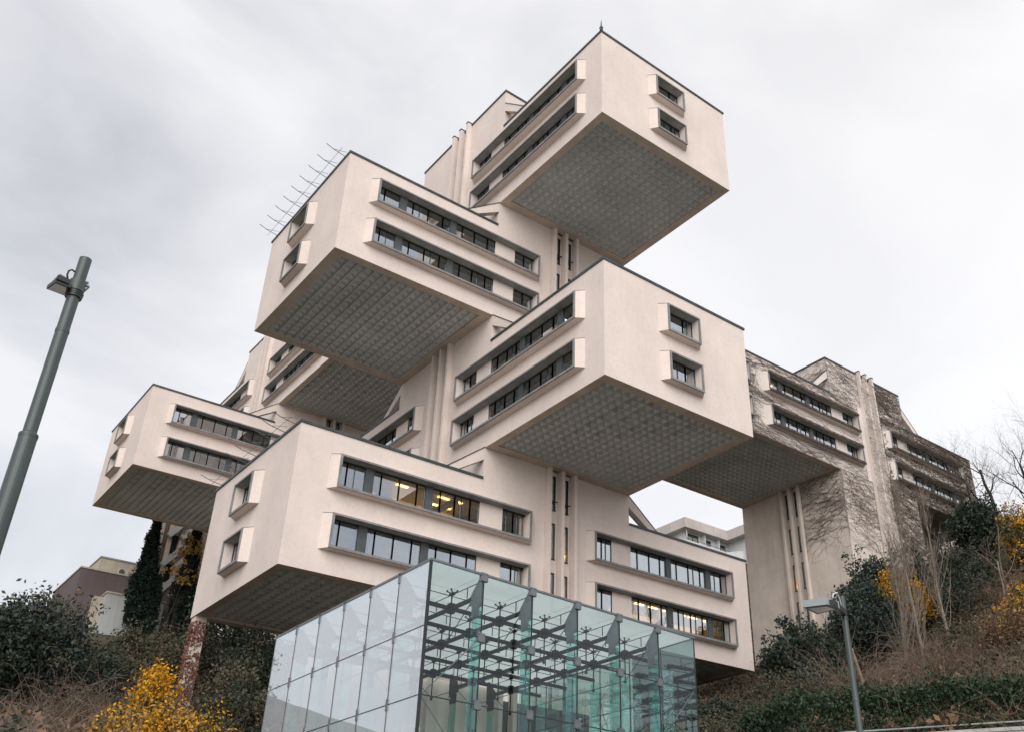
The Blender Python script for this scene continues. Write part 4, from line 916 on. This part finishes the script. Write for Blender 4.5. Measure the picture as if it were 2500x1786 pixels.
shrub('laurel', 19.3, -6.8, -1.2, (2.3, 2.0, 1.9), 'glossy dark laurel in front of the right tower base', LDK, 430, 26, .20, .26, lump=.5, mix=[LBL])
shrub('laurel', 13.6, -4.6, -5.3, (2.2, 1.7, 1.2), 'low dark laurel below the end of the lower right bar', LDK, 260, 24, .19, .28, lump=.5)
shrub('evergreen_tree', 23.4, -8.6, 1.6, (2.3, 2.1, 2.2), 'bluish evergreen behind the right lamp', LBL, 340, 26, .18, .28, mix=[LDK], cat='tree')
shrub('evergreen_tree', 30.6, -5.0, 5.6, (2.2, 2.2, 3.2), 'spiky dark evergreen against the right tower corner', LDK, 420, 26, .20, .30, cat='tree', lump=.55, mix=[LBL])
shrub('evergreen_tree', 33.4, -9.4, 5.6, (2.9, 2.6, 3.0), 'large black-green evergreen between the bare poplars', LDK, 330, 26, .20, .32, cat='tree', lump=.5)
shrub('evergreen_tree', 29.6, -11.0, 2.6, (2.8, 2.4, 2.4), 'dark evergreen below the picket railing', LDK, 190, 26, .18, .32, cat='tree', mix=[LIG])
shrub('evergreen_tree', 40.6, -8.3, 12.4, (2.0, 1.8, 1.9), 'rounded dark tree under the end of the ivy-covered bar', LDK, 330, 26, .20, .32, cat='tree', lump=.5)
shrub('evergreen_tree', 38.4, -14.8, 7.6, (2.4, 2.2, 2.8), 'dark tree at the right edge behind the yellow one', LDK, 380, 26, .20, .32, cat='tree', lump=.5)
shrub('yellow_tree', 35.4, -13.9, 8.6, (1.2, 1.1, 2.3), 'tall yellow-leaved tree near the right edge, dark tree behind', LYE, 140, 24, .15, .26, cat='tree', bark=BARK, lump=.7, mix=[LOR, LHE])
shrub('yellow_climber', 27.3, -8.6, 4.6, (1.1, 1.0, 1.1), 'yellow creeper on top of the bluish evergreen', LYE, 130, 22, .13, .22, bark=BARK, mix=[LHE], lump=.5)
shrub('yellow_climber', 25.7, -11.2, 2.7, (.8, .8, 1.2), 'yellow-green creeper between the poplar stems', LYE, 100, 22, .13, .22, bark=BARK, mix=[LHE], lump=.5)
shrub('yellow_shrub', 27.4, -17.4, 1.2, (1.7, 1.4, 1.5), 'yellow shrub cut by the right edge of the photo', LYE, 90, 24, .14, .28, bark=BARK, mix=[LOR, LHE], lump=.6)
shrub('russet_shrub', 22.6, -18.4, -1.6, (2.2, 1.6, 1.1), 'russet brown shrub low at the right edge', LBR, 180, 24, .13, .32, bark=BARK, mix=[LOR], lump=.6)
shrub('mixed_shrub', 8.8, -8.0, -6.9, (2.6, 2.0, 1.3), 'dark mixed shrub right of the glass box', LIG, 110, 24, .15, .32, mix=[LDK], lump=.5)
shrub('mixed_shrub', 12.2, -11.8, -5.2, (2.6, 2.0, 1.4), 'green mixed shrub behind the lamp pole', LIG, 130, 24, .14, .32, mix=[LBL], lump=.5)
shrub('mixed_shrub', 25.0, -14.4, -.8, (2.6, 1.8, 1.5), 'grey-green shrub below the middle poplar', LIG, 120, 24, .15, .34, mix=[LBL], lump=.5)
shrub('dark_bush', -4.5, 24, 3.0, (3.4, 2.6, 2.8), 'broad dark bush on the slope seen below the lower left bar', LDK, 300, 26, .20, .36, mix=[LIG], lump=.5)
shrub('dark_bush', -9.4, 16, -1.6, (2.2, 2.0, 1.9), 'dark bush beside the top of the creeper column', LIG, 200, 26, .18, .34, mix=[LDK], lump=.5)
# cypresses
def cypress(x, y, top, r, label, n=520):
    z0 = G(x, y); root = thing('cypress', (x, y, z0), label, 'tree', 'cypresses on the left'); h = top-z0
    t = RNG.uniform(0, 1, n)**.85; prof = r*np.minimum(1, (1-t)*1.5+.06)*np.minimum(1, .35+t*4); th = RNG.uniform(0, 2*math.pi, n); rad = prof*np.sqrt(RNG.uniform(.35, 1, n))*(1+.25*np.sin(th*3+t*14))
    cc = np.stack([x+rad*np.cos(th), y+rad*np.sin(th), z0+.6+t*(h-.6)], 1)
    P = (cc[:, None]+RNG.normal(size=(n, 26, 3))*np.array([.11, .11, .33])).reshape(-1, 3); quads_mesh('foliage', P, .15, LCY, root, aspect=2.2)
    q = MB(); q.tube([(x, y, z0-.3), (x, y, z0+h*.8)], [.14, .03], 7); q.build('trunk', BARKD, root)
cypress(-4.35, 51, 21.0, 1.05, 'tall cypress left of the small autumn tree'); cypress(-.45, 51, 21.2, 1.0, 'tall cypress right of the small autumn tree', 480); cypress(-3.1, 50.6, 14.2, .6, 'short cypress at the foot of the tall left one', 200)
# deciduous trees
def bare_tree(name, x, y, h, label, r=.12, m=BARK, leaves=None, nl=0, cat='tree', lean=(0, 0), **k):
    z0 = G(x, y); root = thing(name, (x, y, z0), label, cat); sk = branching((x, y, z0-.3), h, lean=lean, r=r, **k); L = skeleton(root, sk, m)
    if leaves:
        e = L[:, -1][RNG.integers(0, len(L), nl)]+RNG.normal(size=(nl, 3))*.12; quads_mesh('leaves', e, .15, leaves, root)
    return root
bare_tree('autumn_tree', -1.7, 50, 6.4, 'thin dark tree with sparse orange leaves between two cypresses', r=.13, m=BARKD, leaves=LOR, nl=1500, levels=3, nb=5, ang=.75, seed=4, first=.45)
bare_tree('bare_tree', 47.2, -7.2, 7.2, 'leafless dark tree on the skyline right of the ivy-covered bar', r=.22, m=BARKD, levels=4, nb=5, ang=.75, seed=9, first=.3, lenk=.66, wob=.16)
bare_tree('bare_tree', 46.2, -5.4, 5.6, 'leafless dark tree in front of the end of the ivy-covered bar', r=.16, m=BARKD, levels=4, nb=4, ang=.8, seed=15, first=.25, lenk=.68, wob=.18)
bare_tree('bare_tree', 49.5, -9.6, 6.4, 'bushy leafless tree at the right edge of the photo', r=.2, m=BARKD, levels=4, nb=5, ang=.8, seed=21, first=.2, lenk=.66, wob=.16)
bare_tree('bare_sapling', 44.0, -1.0, 4.2, 'small leafless sapling against the ivy-covered wall', r=.06, m=BARKD, levels=3, nb=6, ang=.8, seed=25, first=.25, lenk=.5)
bare_tree('bare_sapling', -8.6, 26, 3.6, 'small leafless sapling below the cypresses', r=.06, m=BARKD, levels=3, nb=5, ang=.6, seed=31, first=.2)
bare_tree('bare_sapling', 7.0, -3.6, 4.6, 'pale leafless sapling below the lower right bar', r=.07, m=TWIG, levels=3, nb=4, ang=.6, seed=35, first=.3)
bare_tree('bare_sapling', 26.6, -3.0, 3.4, 'wispy leafless sapling against the right tower corner', r=.04, m=BARK, levels=3, nb=5, ang=.6, seed=36, first=.1)
bare_tree('bare_tree', -23.0, 16.0, 4.4, 'leafless tree top behind the shrubs at the left edge', r=.12, m=TWIGB, levels=4, nb=4, ang=.6, seed=43, first=.3, lean=(-.3, 0))
def poplar(x, y, top, label, seed, n=46):
    z0 = G(x, y); root = thing('bare_poplar', (x, y, z0), label, 'tree', 'bare poplars on the right slope'); rnd = random.Random(seed); h = top-z0
    tr = [(x+.12*math.sin(k*1.3+seed), y+.1*math.cos(k*1.1+seed), z0-.3+(h+.3)*k/8) for k in range(9)]
    q = MB(); q.tube(tr, list(np.linspace(.12, .015, 9)), 8); q.build('trunk', POPT, root, smooth=True)
    t = RNG.uniform(.12, .93, n); th = RNG.uniform(0, 2*math.pi, n); st = np.array([np.array(tr[int(a*8)])*(1-(a*8 % 1))+np.array(tr[min(8, int(a*8)+1)])*(a*8 % 1) for a in t])
    d = np.stack([np.cos(th)*.55, np.sin(th)*.55, np.ones(n)], 1); L = twig_lines(n, st, d, (h*.30*(1.05-t)+.8)*RNG.uniform(.7, 1.2, n), 6, .05, up=.14)
    ribbons('branches', L, .032*(1.2-t), .007, POPT, root)
    m_ = n*5; src = L[RNG.integers(0, n, m_), RNG.integers(1, 6, m_)]; d2 = RNG.normal(size=(m_, 3))*.45+np.array([0, 0, 1]); L2 = twig_lines(m_, src, d2, RNG.uniform(.4, 1.2, m_), 4, .06, up=.1)
    ribbons('twigs', L2, .014, .005, POPT, root, kind='stuff')
poplar(22.7, -12.6, 10.0, 'bare poplar with the densest upright twigs, middle of the three', 1, 84); poplar(25.4, -12.9, 9.6, 'slimmer bare poplar on the right of the three', 2, 56); poplar(20.8, -12.9, 4.8, 'shortest bare poplar, nearest the right lamp', 3, 46)
q = MB(); z0 = G(12.9, -15.5); q.tube([(12.9, -15.5, z0-.3), (12.8, -15.3, -5.0), (12.65, -15.0, -3.2)], [.11, .09, .07], 8); o = q.build('leaning_stump', TWIG, loc=(12.9, -15.5, z0)); tag(o, 'pale leaning cut trunk just right of the right lamp pole', 'tree trunk')
# arching bare bushes
def arching(x, y, n, ln, label, m, seed, spread=.8, droop=.35, r=.02, dz=.4, wide=.5, name='bare_bush', tilt=(0, 0)):
    z0 = G(x, y); root = thing(name, (x, y, z0), label, 'bush'); st = np.stack([x+RNG.normal(size=n)*wide, y+RNG.normal(size=n)*wide, np.full(n, z0)+RNG.uniform(0, dz, n)], 1)
    d = np.stack([RNG.normal(size=n)*spread+tilt[0], RNG.normal(size=n)*spread+tilt[1], np.ones(n)], 1); L = twig_lines(n, st, d, RNG.uniform(.5, 1.1, n)*ln, 9, .10, droop=droop)
    ribbons('stems', L, r, .005, m, root, kind='stuff'); m_ = n*4; src = L[RNG.integers(0, n, m_), RNG.integers(2, 9, m_)]; L2 = twig_lines(m_, src, RNG.normal(size=(m_, 3)), RNG.uniform(.3, .9, m_)*ln*.35, 5, .2, droop=droop*.6)
    ribbons('side_twigs', L2, r*.5, .003, m, root, kind='stuff'); return root
arching(18.8, -15.2, 150, 4.2, 'weeping tangle of pinkish brown bare stems in front of the poplars', TWIG, 1, droop=.5)
arching(15.6, -12.2, 110, 4.6, 'pale arching bare bush fanning out behind the right lamp pole', TWIG, 2, spread=.7, droop=.15)
arching(21.8, -17.8, 110, 3.2, 'brown bare bush at the foot of the tallest poplar', TWIGB, 3)
arching(24.4, -10.0, 40, 3.6, 'bare stems standing between the evergreens and poplars', TWIG, 4, spread=.35, droop=.05)
arching(23.6, -6.4, 16, 4.6, 'upright bare whips rising above the right lamp head', BARK, 5, spread=.28, droop=.02, r=.018)
arching(-10.2, 2.2, 90, 4.4, 'dense bare branches hanging beside the glass box, under the left bar', TWIGB, 6, droop=.3, spread=.9)
arching(-11.0, -2.8, 70, 3.8, 'brown bare bush behind the left glass wall', TWIGB, 7, droop=.35)
arching(-17.8, 3.0, 170, 3.6, 'grey-brown bare bush below the big evergreen shrub', TWIGB, 8, droop=.3, wide=1.2)
arching(-20.8, -2.6, 170, 3.0, 'pale brown bare bush in the lower left corner', TWIG, 9, droop=.3, wide=1.2)
arching(-14.6, 4.6, 150, 3.2, 'russet bare bush in the middle of the left slope', TWIGB, 10, droop=.3, wide=1.2)
arching(-13.4, -1.2, 50, 3.0, 'straw-coloured bare stems above the yellow shrub', TWIG, 11, droop=.15, spread=.4, wide=.9)
arching(9.4, -12.4, 70, 3.0, 'bare thicket bush between glass box and lamp pole', TWIGB, 12, droop=.3, wide=1)
arching(15.0, -19.0, 120, 3.0, 'brown bramble bush above the hedge', TWIGB, 13, droop=.35, wide=1)
arching(27.6, -20.0, 80, 3.6, 'brown bramble bush at the right edge', TWIGB, 14, droop=.3, wide=1.2)
arching(-1.9, -31.4, 30, 3.6, 'long reddish bare whips leaning out over the hedge, bottom right', varmat('reddish_whip', [(.16, .09, .06), (.30, .20, .14)], .8, 1), 15, spread=.45, droop=.05, r=.012, wide=.25, dz=.2, tilt=(-.5, .6))
bare_tree('bare_tree', 33.0, -13.5, 5.2, 'leafless brown tree standing before the dark evergreens on the right', r=.10, m=BARK, levels=4, nb=4, ang=.6, seed=51, first=.3, lenk=.62)
bare_tree('bare_tree', 28.4, -15.4, 4.0, 'low spreading leafless tree above the brown scrub on the right', r=.08, m=TWIG, levels=4, nb=4, ang=.7, seed=53, first=.2, lenk=.64)
arching(31.0, -14.0, 70, 3.6, 'brown bare bush below the yellow tree at the right', TWIGB, 21, droop=.3, wide=1.3)
arching(-11.8, 12.0, 90, 3.0, 'brown bare bush left of the creeper column', TWIGB, 22, droop=.3, wide=1.3)
arching(-16.0, 8.2, 80, 3.0, 'pale bare bush in front of the small dark shrub', TWIG, 23, droop=.25, wide=1.2)
# undergrowth over the whole slope
def on_slope(n, x0, x1, y0, y1):
    x = RNG.uniform(x0, x1, n); y = RNG.uniform(y0, y1, n); k = np.array([behind(a, b) for a, b in zip(x, y)]); x, y = x[k], y[k]; return x, y, np.maximum(gz(x, y), -11.1)
REG = [(-30, -11.6, -12, 46, 8200), (-12, 2, -12, 34, 3600), (-4, 14, -32, 6, 6800), (14, 34, -26, 6, 8600), (34, 56, -20, 3, 4200)]
LL = []
for a, b, c, d, n in REG:
    x, y, z = on_slope(n, a, b, c, d); n = len(x); st = np.stack([x, y, z-.05], 1); dr = np.stack([RNG.normal(size=n)*.9, RNG.normal(size=n)*.9, np.ones(n)], 1)
    LL.append(twig_lines(n, st, dr, RNG.uniform(.5, 2.6, n), 6, .22, droop=.30))
L_ = np.concatenate(LL); pick = np.array([noise.noise(Vector(p)*.22) for p in L_[:, 0]])
for nm, kk, mm in (('brown_thicket', pick < .08, TWIGB), ('pale_thicket', pick >= .08, TWIG)): ribbons(nm, L_[kk], .015, .004, mm, loc=(0, 0, 0), kind='stuff')
PP = []; MI = []
for a, b, c, d, n in REG:
    x, y, z = on_slope(int(n*.17), a, b, c, d)
    for X, Y, Z in zip(x, y, z):
        v = noise.noise(Vector((X*.16+5, Y*.16, 3))); k = 30; h = .55+.5*noise.noise(Vector((X*.3, Y*.3, 9)))
        PP.append(np.array([X, Y, Z+h*.5])+RNG.normal(size=(k, 3))*np.array([.42, .42, h*.5])); MI.append(np.full(k, 0 if v > .05 else (1 if v > 0 else 2)))
PP = np.concatenate(PP); MI = np.concatenate(MI)
for k, (nm, mm, sz) in enumerate((('dark_undergrowth', LIG, .15), ('ivy_undergrowth', LDK, .15), ('dead_leaf_undergrowth', LBR, .13))): tag(quads_mesh(nm, PP[MI == k], sz, mm, loc=(0, 0, 0)), kind='stuff')
# hedge on the retaining wall
hp = [(-4.0, -22.4), (-5.6, -26.2), (-3.0, -30.6), (2.8, -39.0)]; PP = []
for (ax, ay), (bx, by) in zip(hp[:-1], hp[1:]):
    ln = math.hypot(bx-ax, by-ay); n = int(ln*150); t = RNG.uniform(0, 1, n); nx_, ny_ = -(by-ay)/ln, (bx-ax)/ln
    s_ = RNG.uniform(0, 1.6, n)
    for q_, w_ in zip(t, s_):
        X, Y = ax+q_*(bx-ax)-nx_*0+w_*abs(ny_)*.9, ay+q_*(by-ay)+w_*.45; top = -9.80+.25*noise.noise(Vector((X*.9, Y*.9, 1)))
        zz = top-abs(RNG.normal())*.25 if RNG.random() < .6 else RNG.uniform(-11.2, top); PP.append(np.array([X, Y, zz])+RNG.normal(size=(14, 3))*.13)
HG = thing('clipped_hedge', (-3, -30, -11), 'thick dark green hedge along the top of the retaining wall', 'hedge'); quads_mesh('foliage', np.concatenate(PP), .065, [LHE], HG)
# near branch poking in at the right edge
bt = thing('bare_tree', (3.4, -37.6, G(3.4, -37.6)), 'near leafless tree, only a thin twig of it entering at the right edge', 'tree')
q = MB(); q.tube([(3.4, -37.6, G(3.4, -37.6)-.3), (3.2, -37.2, -7), (2.6, -36.6, -3.5), (2.0, -35.8, -1.0)], [.16, .13, .10, .06], 8); q.build('trunk', BARK, bt, smooth=True)
q = MB(); q.tube([(2.0, -35.8, -1.0), (1.0, -34.0, -1.7), (.1, -32.6, -2.0), (-.75, -31.65, -1.62)], [.03, .02, .012, .005], 6); q.tube([(2.4, -36.2, -2.6), (1.0, -34.0, -3.4), (-.2, -32.4, -4.0), (-.55, -31.9, -3.5)], [.03, .02, .012, .005], 6)
q.tube([(.1, -32.6, -2.0), (-.1, -32.3, -1.4), (-.25, -32.1, -.9)], [.012, .008, .004], 5); q.build('branches', BARK, bt, smooth=True)
# ================================================================ stair railing and landing on the right slope
SR = thing('stair_railing', (42.2, -6, G(42.2, -6)), 'rusty picket railing beside pale steps below the ivy-covered bar', 'railing'); RUST = mat('rusty_railing', (.12, .065, .05), .8, .3, 4)
a, b = Vector((40.6, -4.2, G(40.6, -4.2)+1.0)), Vector((44.6, -8.8, G(44.6, -8.8)+1.6)); n = 26
q = MB(); q.bar(a+Vector((0, 0, 1.25)), b+Vector((0, 0, 1.25)), .06, .05); q.bar(a+Vector((0, 0, .12)), b+Vector((0, 0, .12)), .05, .04); q.build('rail', RUST, SR)
for k in range(n): q = MB(); p = a.lerp(b, k/(n-1)); q.bar(p, p+Vector((0, 0, 1.25)), .04 if k % 6 else .08); q.build('picket', RUST, SR)
q = MB(); q.bar(a+Vector((.9, .9, -.1)), b+Vector((.9, .9, -.1)), 1.4, .5); q.bar(a+Vector((1.8, 1.8, .5)), b+Vector((1.8, 1.8, .5)), .2, 1.7); tag(q.build('landing', mat('pale_landing', (.50, .42, .40), .9, .1)), kind='structure')
# ================================================================ bare ivy on the right tower
IVS = varmat('ivy_stem', [(.07, .052, .042), (.13, .10, .08), (.21, .17, .14)], .95, .8)
def vines(F, a0, a1, z0, z1, n, seg=18, wob=.32, m=IVS, r=.024, dens=None, hang=.0, outw=.03, holes=(), step=.28):
    a = RNG.uniform(a0, a1, n); z = RNG.uniform(z0, z1, n)
    if dens: k = np.array([RNG.random() < dens(p, q_) for p, q_ in zip(a, z)]); a, z = a[k], z[k]
    n = len(a); th = RNG.choice([0, math.pi], n)+RNG.normal(size=n)*.45-.15; pts = [np.stack([a, z], 1)]
    for k in range(seg): th = th+RNG.normal(size=n)*wob; th += -.12*np.sin(th)*0; pts.append(pts[-1]+step*np.stack([np.cos(th), np.sin(th)*.62-hang], 1))
    S = np.stack(pts, 1); S[..., 0] = np.clip(S[..., 0], a0, a1); S[..., 1] = np.clip(S[..., 1], z0, z1)
    ok = np.ones(n, bool)
    for h in holes: ok &= ~(((S[..., 0] > h[0]) & (S[..., 0] < h[1]) & (S[..., 1] > h[2]) & (S[..., 1] < h[3])).any(1))
    S = S[ok]; t = -outw-RNG.random(S.shape[:2])*.03
    return np.stack(np.broadcast_arrays(*F(S[..., 0], t, S[..., 1])), -1)
za, zb_, zc, zd = [zR+q_*H3 for q_ in (ZB[0][0], ZB[0][1], ZB[1][0], ZB[1][1])]
bh = lambda s0, s1: [(s0-.1, s1+.1, za-.05, zb_+.05), (s0-.1, s1+.1, zc-.05, zd+.05)]
H_L = bh(-9.45, 3.62); H_R = bh(W-3.62, W+9.45); FX = Ffront(x3, y3)
V = [vines(FX, -14, 3.9, zR, zR+H3, 2000, holes=H_L), vines(FX, 6.9, W+11.4, zR, zR+H3, 2300, holes=H_R, r=.03), vines(FX, 0, 4.5, zR+H3, ZT3, 170), vines(FX, 6.9, W, zR+H3, ZT3, 260),
     vines(FX, 0, 4.5, 13.0, zR, 380, dens=lambda a, z: min(1, max(0, (z-13.2-.9*math.sin(a*1.3))/2.5))), vines(FX, 6.9, W, 6, zR, 800),
     vines(Fleft(x3, y3), 0, 4.55, 12.4, zR, 380, dens=lambda a, z: min(1, max(0, (z-12.8-.8*math.sin(a*1.1)+a*-.15)/2.5))), vines(Fleft(x3, y3), 0, D, zR+H3, ZT3, 260),
     vines(FX, 4.6, 6.9, 9, ZT3, 380, seg=9, outw=.40)]
IV = thing('bare_ivy', (x3, y3-.1, 8), 'leafless ivy stems netted over the right tower and its long bar', 'ivy')
for k, v in enumerate(V): tag(ribbons('ivy_stems', v, .016 if k in (1, 3, 5) else .0095, .004, IVS, IV), kind='stuff')
# ivy on the bay fronts and hanging over the right windows
v = [vines(Ffront(x3, y3-.50), s0, s1, z0, z1, 260, seg=7, step=.2, outw=.04, hang=.03) for s0, s1 in ((-9.1, 3.3), (W-3.3, W+9.1)) for z0, z1 in ((za-.0, za+.22), (zb_-.25, zb_), (zc, zc+.22), (zd-.25, zd))]
tag(ribbons('ivy_on_rims', np.concatenate(v), .022, .008, IVS, IV), kind='stuff')
v = [vines(Ffront(x3, y3-.35), W-2.5, W+9.0, z0, z1, 90, seg=7, step=.22, outw=.25, hang=.22) for z0, z1 in ((za+.4, zb_), (zc+.4, zd))]
tag(ribbons('hanging_ivy', np.concatenate(v), .016, .006, IVS, IV), kind='stuff')
n = 3000; a = RNG.uniform(W-3.8, W+11.2, n); z = RNG.uniform(zR-.1, zR+H3, n); ok = np.array([not any(h[0]+.3 < p < h[1]-.3 and h[2]+.15 < q_ < h[3]-.15 for h in H_R) for p, q_ in zip(a, z)]); a, z = a[ok], z[ok]
tag(quads_mesh('dry_ivy_leaves', np.stack([x3+a, y3-.08-RNG.random(len(a))*.10, z], 1), .13, varmat('dry_ivy_leaf', [(.09, .075, .06), (.17, .14, .11), (.24, .20, .16)], .9, 1), IV), kind='stuff')
# corner of the lower right bar: rough joint strip with dry ivy next to the right tower
n = 1300; P = np.stack([RNG.uniform(22.50, 22.62, n), RNG.uniform(.0, 1.2, n), RNG.uniform(0, HL, n)], 1)
tag(quads_mesh('ivy_strip', P, .10, LBR, IV), kind='stuff')
